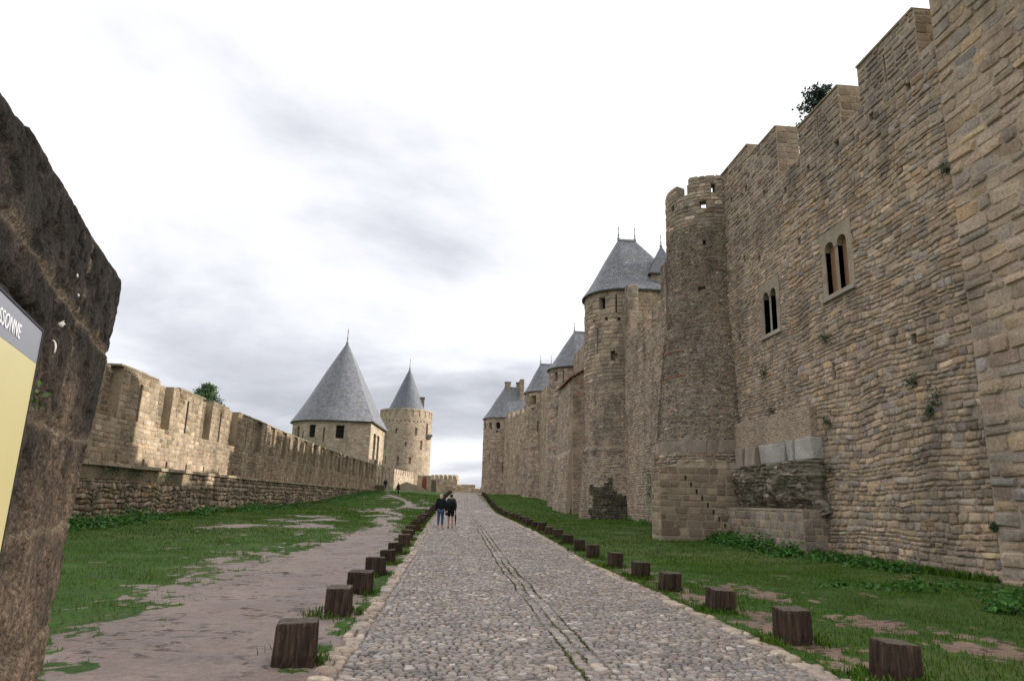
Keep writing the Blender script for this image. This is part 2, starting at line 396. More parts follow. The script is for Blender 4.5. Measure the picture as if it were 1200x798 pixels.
    # orientation so that faces look outwards
    e1 = P[1]-P[0]; nq = np.cross(P[8]-P[0], P[9]-P[0])
    col = pick_cols(rng, n, pal, var)
    if colf is not None: col = col*colf(uc, vc, rng)
    C = np.repeat(col, 17, 0)*rng.uniform(.93, 1.07, (n*17, 1))
    mb.add(P, [(q[None]+b).reshape(-1, 4), (tr[None]+b).reshape(-1, 3)], C, smooth=smooth)

BUFF = [(4, .445, .355, .250), (3, .415, .34, .255), (2, .375, .325, .265), (1.2, .48, .37, .235), (.6, .35, .28, .21), (.4, .345, .312, .272), (.4, .46, .335, .205)]
GREYB = [(4, .41, .335, .25), (3, .375, .315, .245), (1.5, .325, .28, .23), (1, .435, .35, .245), (.4, .42, .285, .195)]
TURR = [(4, .345, .275, .205), (3, .31, .255, .20), (2, .25, .215, .18), (1.3, .40, .325, .24), (.6, .385, .235, .165), (.5, .45, .405, .34)]
ASHL = [(4, .43, .35, .255), (3, .395, .325, .24), (1, .35, .29, .22), (.8, .455, .375, .28)]
LEFTP = [(4, .405, .325, .235), (3, .36, .29, .21), (1.5, .295, .24, .175), (1, .455, .37, .27), (.4, .415, .30, .20)]
MORT = (.45, .36, .275)

# ================================================================== SETTING
# ---- grass / dirt distribution
_BY = [0, 8.3, 12.5, 20, 27, 40, 200]; _BX = [-3.2, -4.0, -4.7, -4.6, -3.8, -3.3, -3.3]
_PY = [26, 34, 41, 48, 54, 60, 66, 72, 80, 88, 96, 110]; _PX = [-3.2, -3.0, -3.8, -3.2, -4.4, -5.6, -4.6, -4.0, -5.2, -7.4, -8.6, -9.5]; _PW = [1.3, .35, .7, .1, .55, .0, .15, .5, .2, .4, .2, .1]
def grass_mask(X, Y):
    """turf cover 0..1: broad cover fields broken into hand-sized tufts by fine noise"""
    X = np.asarray(X, float); Y = np.asarray(Y, float)
    n = fbm(X*.9, Y*.6, 3, 4); nf = fbm(X*3.4, Y*2.4, 9, 4); vf = fbm(X*8, Y*6, 19, 3); nl = fbm(X*.25, Y*.12, 5, 4)
    tuft = nf*.55+vf*.45
    brk = lambda cover: sstep(-.07, .07, .5+(cover-.5)*.62-tuft)
    near = np.clip(.5+(np.interp(Y, _BY, _BX)-X+(n-.5)*4.2)/2.8, 0, 1)
    far = sstep(24, 32, Y)
    path = np.clip(.5+(np.abs(X-np.interp(Y, _PY, _PX))-np.interp(Y, _PY, _PW)+(n-.5)*1.6)/1.3, 0, 1)
    fld = np.clip(.97-1.0*sstep(.56, .72, nl*.5+n*.5), 0, 1)
    cover = near*(1-far)+np.minimum(path, fld)*far
    speck = sstep(.48, .62, n)*sstep(.40, .55, nl)*sstep(-10.5, -8, X)
    cover = np.clip(cover-.26*speck, 0, 1)
    cover = np.where(X < -10, np.maximum(cover, .8), cover)
    foot = np.clip(1.15-np.abs(X+1.28)/.42, 0, 1)*sstep(6.2, 8.0, Y)*np.clip(.35+1.3*(n-.3), 0, 1)
    lf = np.maximum(brk(cover), brk(foot)*(foot > .05))
    band = lambda c, w: np.clip(1-np.abs(X-c)/w, 0, 1)
    bare = np.maximum.reduce([band(5.9+(14-Y)*.12, 1.5)*sstep(26, 15, Y)*(.45+1.0*(n-.35)), band(11.2, 1.3)*sstep(19, 15.5, Y)*(.6+.8*(n-.4)), band(4.55, .9)*sstep(34, 12, Y)*(.62+1.2*(n-.5)), .16+.5*(n-.5)+0*X])
    r = brk(np.clip(1.04-bare*.92, 0, 1))
    return np.where(X > 1.4, r, lf)

def ground():
    def axis(segs):
        out = [segs[0][0]]
        for a, b, s in segs:
            k = max(1, int(round((b-a)/s))); out += list(np.linspace(a, b, k+1)[1:])
        return np.array(out)
    xs = axis([(-3000, -400, 600), (-400, -60, 60), (-60, -15, 9), (-15, -9, .14), (-9, -1, .06), (-1, 4, .5), (4, 7.5, .07), (7.5, 13.2, .12), (13.2, 60, 8), (60, 400, 60), (400, 3000, 600)])
    ys = axis([(-300, -20, 60), (-20, 4, 2.5), (4, 22, .07), (22, 45, .15), (45, 130, .6), (130, 260, 6), (260, 600, 60), (600, 4000, 500)])
    X, Y = np.meshgrid(xs, ys, indexing='ij')
    Z = zg(X, Y); g = grass_mask(X, Y)
    near = sstep(60, 25, Y)*((X < -.9) | (X > 3.9))
    clod = sstep(.57, .63, fbm(X*2.4, Y*3.4, 21, 5))*sstep(.36, .52, fbm(X*.55, Y*.4, 45, 3))
    cz = clod*(fbm(X*9, Y*11, 41, 3)-.55)*.11
    Z = Z + near*((1-g)*(cz+(fbm(X*.8, Y*.6, 31, 3)-.5)*.07+(fbm(X*6, Y*6, 51, 3)-.5)*.010)+g*(fbm(X*1.2, Y*1.2, 61, 3)-.4)*.06)
    Z = np.where((X > -1.1) & (X < 3.95) & (Y > -20) & (Y < 200), Z-.05, Z)
    nx, ny = X.shape
    i, j = np.meshgrid(np.arange(nx-1), np.arange(ny-1), indexing='ij'); a = (i*ny+j).ravel()
    F = np.stack([a, a+ny, a+ny+1, a+1], 1)
    c = np.stack([g, clod*np.clip(.35+1.6*(fbm(X*9, Y*11, 43, 3)-.3), 0, 1)*(1-g)*near, 0*g], -1).reshape(-1, 3)
    mb = MB().add(np.stack([X, Y, Z], -1).reshape(-1, 3), F, c, smooth=True)
    m, t = newmat('earth_and_turf')
    pos = t.n('ShaderNodeNewGeometry').outputs['Position']
    at = t.n('ShaderNodeSeparateColor', {0: t.n('ShaderNodeAttribute', attribute_name='Col').outputs['Color']})
    n1 = t.noise(pos, 1.1, 8, .6); n2 = t.noise(pos, 9, 8, .7); n3 = t.noise(pos, 42, 5, .7); n4 = t.noise(t.mapping(pos, (1, .6, 1)), .35, 5, .6)
    mud = t.ramp(n1, [(.28, (.20, .150, .132)), (.5, (.31, .238, .205)), (.72, (.395, .315, .28))])
    mud = t.mix(1.0, mud, t.ramp(n2, [(.3, .72), (.7, 1.18)]), 'MULTIPLY')
    mud = t.mix(1.0, mud, t.ramp(n3, [(.3, .8), (.7, 1.12)]), 'MULTIPLY')
    nk = t.noise(t.mapping(pos, (1, 1.35, 1)), 4.2, 9, .68, .6); nw = t.noise(t.mapping(pos, (1, .7, 1), (3, 5, 0)), .62, 5, .6)
    wet = t.ramp(nw, [(.45, 0), (.62, 1)])
    mud = t.mix(t.math('MULTIPLY', wet, .35), mud, (.16, .115, .098))
    mk = t.math('MULTIPLY', t.ramp(nk, [(.535, 0), (.565, 1)]), t.ramp(t.noise(pos, .75, 4, .6), [(.47, 0), (.55, 1)]))
    mud = t.mix(t.math('MULTIPLY', mk, .85), mud, (.048, .032, .025))
    sx = t.n('ShaderNodeSeparateXYZ', {0: pos}).outputs[0]
    mud = t.mix(t.ramp(t.math('MULTIPLY', sx, .2), [(.3, 0), (.9, .8)]), mud, t.mix(1.0, mud, (.92, .80, .66), 'MULTIPLY'))
    turf = t.ramp(n2, [(.28, (.026, .056, .011)), (.5, (.050, .108, .018)), (.75, (.092, .155, .032))])
    turf = t.mix(1.0, turf, t.ramp(n1, [(.3, .75), (.7, 1.25)]), 'MULTIPLY')
    turf = t.mix(t.math('MULTIPLY', t.ramp(n4, [(.48, 0), (.64, 1)]), .5), turf, (.15, .16, .06))
    gm = t.ramp(t.math('ADD', at.outputs[0], t.math('ADD', t.math('MULTIPLY', t.math('SUBTRACT', n2, .5), 1.1), t.math('MULTIPLY', t.math('SUBTRACT', n3, .5), .7))), [(.44, 0), (.56, 1)])
    c = t.mix(gm, mud, turf)
    principled(t, c, t.math('ADD', t.math('MULTIPLY', gm, .4), t.ramp(n1, [(.35, .38), (.62, .85)]), clamp=True), t.math('ADD', t.math('MULTIPLY', n2, 1.2), t.math('MULTIPLY', n3, .5)), .8, .03, .3)
    return tag(mb.build('ground', m), 'muddy path and green verges beside the cobbled road', kind='structure')
ground()

# ---- cobbled road
ROADL = lambda Y: np.interp(Y, [0, 60, 85, 110, 130], [-1.12, -1.15, -.75, .1, 1.2])
ROADR = lambda Y: np.interp(Y, [0, 60, 110, 130], [3.88, 3.9, 4.6, 5.6])
def road():
    mb = MB()
    ys = np.concatenate([np.arange(-10, 60, 1.0), np.arange(60, 170, 2.0)])
    V = []
    for k in range(7):
        f = k/6; x = ROADL(ys)*(1-f)+ROADR(ys)*f
        V.append(np.stack([x, ys, zg(x, ys)-.018-.0*x], 1))
    V = np.stack(V); n = len(ys)
    i, j = np.meshgrid(np.arange(6), np.arange(n-1), indexing='ij'); a = (i*n+j).ravel()
    mb.add(V.reshape(-1, 3), np.stack([a, a+n, a+n+1, a+1], 1), (.235, .20, .168), smooth=True)
    def mp(u, v, d):
        # u in 0..5 across, v along
        vv = v+(fbm(u*.7, v*.5, 77, 2)-.5)*.22
        uu = u+(fbm(u*1.2, v*1.2, 78, 2)-.5)*.10
        x = ROADL(vv)+(ROADR(vv)-ROADL(vv))*uu/5.0
        rut = -.014*np.exp(-((uu-2.6)/.16)**2)
        return np.stack([x, vv, zg(x, vv)+rut+(fbm(x*.9, vv*.9, 79, 3)-.5)*.05+d], -1)
    pal = [(4, .335, .287, .245), (3.5, .305, .268, .235), (2, .255, .235, .215), (1.6, .42, .365, .295), (.9, .39, .305, .245), (.6, .24, .23, .225), (.6, .53, .49, .43)]
    edge = [(3, .46, .38, .29), (2, .42, .33, .25), (1, .34, .29, .25)]
    guts = [(3, .30, .285, .27), (1, .22, .215, .21)]
    g0, g1 = 2.43, 2.77
    bl = [(g0, g1, -99, 999), (-1, .2, -99, 999), (4.82, 6, -99, 999)]
    kw = dict(joint=.004, bevel=.030, jit=.0065, cut=.34, var=.15, smooth=True, tilt=.010)
    for (a, b, wr, hr) in ((2.5, 14, (.065, .14), (.052, .09)), (14, 28, (.075, .15), (.06, .10)), (28, 60, (.11, .22), (.10, .15)), (60, 150, (.22, .42), (.2, .32))):
        s = 1 if a < 28 else 1.3
        stones(mb, mp, .2, 4.82, a, b, wr, hr, pal, bl, prot=(-.003, .006), dome=.017*s, skip=.004, **kw)
        stones(mb, mp, g0+.012, g0+.166, a, b, (.10, .14), (.10, .20), pal, prot=(.0, .004), dome=.012, **kw)
        stones(mb, mp, g0+.174, g1-.012, a, b, (.10, .14), (.10, .20), pal, prot=(.0, .004), dome=.012, **kw)
        stones(mb, mp, -.06, .2, a, b, (.11, .28), (.09, .26), edge, prot=(-.012, .008), dome=.024, **kw)
        stones(mb, mp, 4.82, 5.08, a, b, (.11, .28), (.09, .26), edge, prot=(-.012, .008), dome=.024, **kw)
    return tag(mb.build('road', M_COB), 'cobbled road with a central stone gutter', kind='structure')
road()

# ================================================================== RIGHT: INNER CASTLE WALL
X0 = 12.3
def profile_blocks(segs, vmax, lo):
    """battlement: list of (u0,u1,top) -> blocked rects above each top"""
    return [(a, b, t, vmax+1, None) for a, b, t in segs]

def great_wall():
    # u runs from Y=30 towards the camera: Y = 30-u ; v = z+0.5
    mp = PMap([(X0, 30.0), (X0, 14.9)], z0=-.5, smooth=False)
    Yu = lambda y: 30.0-y
    top = [(28.93, 30, 17.2), (26.41, 28.93, 17.2), (23.78, 26.41, 16.55), (22.13, 23.78, 14.3), (19.41, 22.13, 15.5), (18.32, 19.41, 14.0), (15.57, 18.32, 15.4), (14.9, 15.57, 13.95)]
    vmax = 17.7
    bl = []
    for a, b, z in top:
        if z+.5 < vmax-.001: bl.append((Yu(b), Yu(a), z+.5, vmax, None))
    holes = []
    def hole(y, z, w, h, dep=.5): holes.append((Yu(y)-w/2, Yu(y)+w/2, z+.5-h/2, z+.5+h/2, dep))
    for y, z in ((28.39, 15.5), (26.8, 15.3), (25.16, 14.3), (23.39, 13.6), (21.64, 13.6), (19.74, 13.5), (17.84, 13.4), (16.1, 13.3), (27.3, 12.2), (25.9, 11.7), (22.6, 11.2), (28.2, 8.9), (17.0, 6.2)): hole(y, z, .24, .30)
    for y, z in ((21.0, 6.05),): hole(y, z, .20, .6)
    for y, z in ((20.8, 14.75), (17.0, 14.5)): hole(y, z, .1, .95, None)
    wins = [(20.94, 20.38), (20.2, 19.66)], (8.55, 10.4); wins2 = [(25.69, 25.22), (25.07, 24.6)], (8.35, 10.1)
    for ws, (za, zb) in (wins, wins2):
        for ya, yb in ws: holes.append((Yu(ya), Yu(yb), za+.5, zb+.5, .62))
    root = thing('castle_wall', (X0, 22.5, 0), 'tall rubble stone castle wall with two pairs of arched windows beside the nearest grass', 'castle wall')
    mb = MB()
    slab(mb, mp, 0, 15.1, 0, vmax, bl+holes, .9, MORT)
    # frames keep the stones off the pale window surrounds
    fr = []
    for ws, (za, zb) in (wins, wins2):
        fr.append((Yu(ws[0][0])-.3, Yu(ws[1][1])+.3, za+.5-.16, zb+.5+.42, 0))
    blk = bl+holes+fr
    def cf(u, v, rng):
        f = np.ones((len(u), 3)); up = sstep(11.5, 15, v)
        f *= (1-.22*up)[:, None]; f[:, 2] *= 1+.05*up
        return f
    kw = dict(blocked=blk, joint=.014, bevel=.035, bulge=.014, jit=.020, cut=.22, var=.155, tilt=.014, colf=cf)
    def wmp(u, v, d):
        w = sstep(13.7, 12.2, v)
        for h in fr+[q for q in holes if q[1]-q[0] < .4]:
            q = np.maximum(np.maximum(h[0]-u, u-h[1]), np.maximum(h[2]-v, v-h[3])); w = w*sstep(.05, .9, q)
        return mp(u+w*(fbm(u*1.1, v*1.1, 205, 2)-.5)*.14, v+w*((fbm(u*.30, v*.22, 201, 2)-.5)*.42+(fbm(u*1.6, v*1.3, 203, 2)-.5)*.10), d)
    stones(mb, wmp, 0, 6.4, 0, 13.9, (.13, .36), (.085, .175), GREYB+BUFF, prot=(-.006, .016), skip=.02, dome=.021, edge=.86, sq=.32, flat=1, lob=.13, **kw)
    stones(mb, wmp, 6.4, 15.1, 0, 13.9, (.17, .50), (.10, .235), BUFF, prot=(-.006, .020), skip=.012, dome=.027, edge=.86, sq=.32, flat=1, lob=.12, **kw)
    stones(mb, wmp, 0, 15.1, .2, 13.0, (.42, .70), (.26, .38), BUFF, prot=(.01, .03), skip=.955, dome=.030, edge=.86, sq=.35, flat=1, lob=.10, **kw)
    kw2 = dict(kw); kw2.update(cut=.15, jit=.009, bevel=.03, bulge=.012)
    stones(mb, mp, 0, 15.1, 13.9, vmax, (.25, .62), (.15, .27), GREYB+ASHL, prot=(.0, .045), **kw2)
    for y in (15.57, 19.41, 23.78, 26.41):
        zt = {15.57: 15.4, 19.41: 15.5, 23.78: 16.55, 26.41: 17.2}[y]; zb = {15.57: 13.9, 19.41: 13.9, 23.78: 14.2, 26.41: 16.5}[y]
        me_ = PMap([(X0+.01, y), (X0+.9, y)], z0=zb, smooth=False); stones(mb, me_, 0, .88, 0, zt-zb, (.3, .5), (.2, .3), [(1, .34, .27, .19), (1, .30, .24, .17)], prot=(.0, .02), joint=.008, bevel=.015, cut=.1, jit=.006)
    # cap stones of the merlons
    for a, b, z in top:
        if z > 15: mb.box(X0-.05, X0+.88, a+.01, b-.01, z+.004, z+.075, (.30, .25, .17))
    mb.build('wall_face', M_WALL, root)
    # windows
    for ws, (za, zb) in (wins, wins2):
        fo = MB(); u0 = Yu(ws[0][0]); u1 = Yu(ws[1][1]); e0, e1, b0, t1 = u0-.3, u1+.3, za+.5, zb+.5+.40
        pm = lambda u, v, d: mp(u, v, np.asarray(d, float))
        def prism(us, lo, hi, d0, d1, col):
            us = np.asarray(us, float); lo = np.broadcast_to(lo, us.shape); hi = np.broadcast_to(hi, us.shape); n = len(us)
            Vp = np.concatenate([pm(us, lo, np.full(n, d1)), pm(us, hi, np.full(n, d1)), pm(us, lo, np.full(n, d0)), pm(us, hi, np.full(n, d0))])
            k = np.arange(n-1)
            Fs = [np.stack([k, k+1, k+1+n, k+n], 1), np.stack([k+2*n, k+3*n, k+1+3*n, k+1+2*n], 1), np.stack([k, k+2*n, k+1+2*n, k+1], 1), np.stack([k+n, k+1+n, k+1+3*n, k+3*n], 1),
                  np.array([[0, n, 3*n, 2*n], [n-1, 3*n-1, 4*n-1, 2*n-1]])]
            fo.add(Vp, Fs, col)
        cst = (.36, .30, .225)
        edges = [(Yu(a), Yu(b)) for a, b in ws]
        # irregular jamb blocks
        zz = b0
        rr = np.random.default_rng(int(za*100))
        while zz < t1-.45:
            hh = min(rr.uniform(.28, .5), t1-.4-zz)
            for (ja, jb, s) in ((e0, edges[0][0], -1), (edges[1][1], e1, 1)):
                xx = rr.uniform(-.12, .1)
                prism([ja-(xx if s < 0 else 0), jb+(xx if s > 0 else 0)], zz+.001, zz+hh-.001, -.3, .035, np.array(cst)*rr.uniform(.85, 1.1))
            zz += hh
            if hh < .1: break
        prism([edges[0][1], edges[1][0]], b0, t1-.42, -.34, .012, np.array(cst)*.95)
        r0 = (edges[0][1]-edges[0][0])/2
        spring = zb+.5-r0
        us = [e0, edges[0][0]]; lows = [spring, spring]
        for (a, b) in edges:
            q = np.linspace(0, math.pi, 15); c = (a+b)/2; r = (b-a)/2
            us += list(c-r*np.cos(q)); lows += list(spring+r*np.sin(q))
        us += [edges[1][1]+1e-4, e1]; lows += [spring, spring]
        us = np.array(us)+np.arange(len(us))*1e-5
        prism(us, np.array(lows), t1, -.3, .04, cst)
        fo.build('window_surround', M_PALE, root)
        so_ = MB(); mid = (u0+u1)/2
        q = mp(np.array([e0-.02, e1+.02, e1+.02, e0-.02]*2), np.array([b0-.15]*2+[b0-.005]*2+[b0-.15]*2+[b0-.005]*2), np.array([.13]*4+[-.3]*4))
        so_.add(q, np.array([(0, 1, 2, 3), (4, 7, 6, 5), (0, 4, 5, 1), (1, 5, 6, 2), (2, 6, 7, 3), (3, 7, 4, 0)]), (.44, .39, .33))
        so_.build('window_sill', M_PALE, root)
        for (a, b) in edges:
            sh = MB(); k = 3; ww = (b-a)/k
            for i in range(k):
                q0 = a+i*ww+(.0 if i else 0); q1 = a+(i+1)*ww-.0015
                V8 = mp(np.array([q0, q1, q1, q0]*2), np.array([b0, b0, zb+.5, zb+.5]*2), np.array([-.16 if za > 8.4 else -.25]*4+[-.20 if za > 8.4 else -.30]*4))
                sh.add(V8, np.array([(0, 1, 2, 3), (4, 7, 6, 5), (0, 4, 5, 1), (1, 5, 6, 2), (2, 6, 7, 3), (3, 7, 4, 0)]))
            sh.build('shutter_or_dark_interior', M_WOODW if za > 8.4 else M_DARK, root)  # lower pair: near-black sheet painted for the unlit interior, not boards
great_wall()

def near_tower():
    root = thing('wall_tower', (X0, 10, 0), 'higher flush stone tower of large blocks at the right edge of the photo', 'tower')
    mp = PMap([(X0-.06, 14.88), (X0-.06, 3.0)], z0=-.5, smooth=False)
    mb = MB()
    slab(mb, mp, 0, 11.88, 0, 20.5, [], 1.2, MORT)
    kw = dict(joint=.012, bevel=.035, bulge=.015, jit=.012, cut=.18, var=.12, tilt=.02)
    stones(mb, mp, 0, 11.88, 0, 20.5, (.4, .85), (.2, .4), BUFF, prot=(.0, .07), **kw)
    mp2 = PMap([(X0+1.2, 14.885), (X0-.05, 14.885)], z0=-.5, smooth=False)
    stones(mb, mp2, .0, 1.25, 13.5, 20.5, (.4, .7), (.2, .4), BUFF, prot=(.0, .04), **kw)
    mb.build('tower_face', M_WALL, root)
near_tower()

def buttress():
    root = thing('buttress', (11.8, 25.4, 0), 'old masonry base with a row of big white blocks against the tall wall', 'buttress')
    kw = dict(joint=.012, bevel=.02, bulge=.008, jit=.008, cut=.14, var=.15, tilt=.01)
    def blockpart(name, xa, y0, y1, z0, z1, wr, hr, pal, mat, prot, sm=False, **k2):
        mb = MB(); k = dict(kw); k.update(k2)
        for pts, L in (([(xa, y1), (xa, y0+.004)], y1-y0-.004), ([(xa+.004, y0), (X0+.05, y0)], X0+.046-xa)):
            mp = PMap(pts, z0=z0, smooth=False)
            slab(mb, mp, 0, L, 0, z1-z0, [], .3, MORT)
            stones(mb, mp, 0, L, 0, z1-z0, wr, hr, pal, prot=prot, smooth=sm, **k)
        mp = PMap([(xa, y1), (xa, y0)], z0=z0, smooth=False)
        mb.box(xa+.02, X0, y0+.02, y1, z1-.02, z1+.015, (.33, .28, .21))
        return mb.build(name, mat, root)
    blockpart('footing', 11.42, 22.0, 29.6, -.4, 1.62, (.26, .46), (.20, .30), [(3, .36, .31, .25), (2, .30, .265, .225), (1, .40, .32, .22)], M_PALE, (.008, .03), joint=.02)
    # overhanging rubble lump
    mb = MB()
    nu, nv = 90, 40
    u = np.linspace(0, 1, nu); v = np.linspace(0, 1, nv); Uu, Vv = np.meshgrid(u, v, indexing='ij')
    Y = 28.15-6.2*Uu; Z = 1.45+1.78*Vv
    prof = np.sin(np.clip(Vv, 0, 1)*math.pi*.5)**.5
    end = np.minimum(1, np.minimum(Uu, 1-Uu)/.09)**.5
    low = sstep(.0, .28, Vv-.10*(1-np.abs(2*Uu-1.25)))
    out = (.30+.62*low*prof)*end+(fbm(Y*1.6, Z*2.2, 91, 5)-.5)*.60+(fbm(Y*7, Z*7, 92, 3)-.5)*.22
    out = np.where((Vv > .985), out*.8, out)
    def lmp(uu, vv, d):
        uu = np.clip(uu, 0, 1); vv = np.clip(vv, 0, 1); Y = 28.15-6.2*uu; Z = 1.45+1.78*vv
        prof = np.sin(vv*math.pi*.5)**.5; end = np.sqrt(np.minimum(1, np.minimum(uu, 1-uu)/.09)); low = sstep(.0, .28, vv-.10*(1-np.abs(2*uu-1.25)))
        out = (.26+.50*low*prof)*end+(fbm(Y*1.6, Z*2.2, 91, 5)-.5)*.55+(fbm(Y*7, Z*7, 92, 3)-.5)*.16
        return np.stack([X0-.10-np.maximum(out, .02)-d, Y+(fbm(Z*2.5, uu*2, 95, 3)-.5)*.9*(np.abs(uu-.5)*2)**3, Z+(fbm(Y*1.7, Y*0, 96, 3)-.5)*.5*(1-vv)], -1)
    P = lmp(Uu, Vv, np.zeros_like(Uu)-.02)
    stones(mb, lambda a_, b_, d_: lmp(a_/6.2, b_/1.78, d_), .05, 6.15, .05, 1.76, (.10, .34), (.07, .19), [(3, .30, .265, .205), (2, .25, .22, .175), (1, .35, .30, .235)], prot=(-.01, .07), joint=.012, bevel=.03, bulge=.02, jit=.03, cut=.28, var=.2, tilt=.03, skip=.12)
    # back edge to close the lump
    i, j = np.meshgrid(np.arange(nu-1), np.arange(nv-1), indexing='ij'); a = (i*nv+j).ravel()
    mb.add(P.reshape(-1, 3), np.stack([a, a+nv, a+nv+1, a+1], 1), (.27, .235, .18), smooth=True)
    for (row, zz) in ((P[:, -1], 0), (P[:, 0], 0)):
        b = row.copy(); b[:, 0] = X0+.05; k = np.arange(nu-1)
        mb.add(np.concatenate([row, b]), np.stack([k, k+1, k+1+nu, k+nu], 1), (.24, .205, .15))
    for row in (P[0], P[-1]):
        b = row.copy(); b[:, 0] = X0+.05; k = np.arange(nv-1)
        mb.add(np.concatenate([row, b]), np.stack([k, k+1, k+1+nv, k+nv], 1), (.24, .205, .15))
    mb.build('rubble_lump', M_MOSSY, root)
    # row of white blocks
    ys = [(28.3, 27.5, 0), (27.35, 26.35, 0), (25.95, 24.78, 1), (24.74, 23.78, 1), (23.74, 23.30, 1), (23.26, 21.95, 1)]
    for a, b, pale in ys:
        mb = MB(); c = np.array((.47, .445, .41))*RNG.uniform(.78, 1.1) if pale else (.36, .31, .25)
        v = np.array([(x, y, z) for x in (11.86, 12.4) for y in (b+.035, a-.03) for z in (3.235, 4.0)], float)+RNG.uniform(-.06, .06, (8, 3))*np.array((1, .6, .6))
        bm = bmesh.new()
        vv = [bm.verts.new(p) for p in v]
        for f in [(0, 1, 3, 2), (4, 6, 7, 5), (0, 4, 5, 1), (2, 3, 7, 6), (0, 2, 6, 4), (1, 5, 7, 3)]: bm.faces.new([vv[k] for k in f])
        bmesh.ops.bevel(bm, geom=bm.edges[:], offset=.05, segments=2, profile=.6, affect='EDGES')
        bm.verts.index_update(); VV = np.array([p.co for p in bm.verts])
        for f in bm.faces: mb.add(VV[[q.index for q in f.verts]], np.arange(len(f.verts))[None], np.array(c))
        bm.free(); mb.build('pale_block' if pale else 'worn_block', M_PALE, root)
    blockpart('small_stone_facing', 12.05, 22.3, 28.9, 4.0, 5.1, (.09, .17), (.075, .11), [(3, .42, .35, .25), (2, .37, .31, .235), (1, .33, .285, .23)], M_PALE, (.0, .025), skip=.03)
buttress()

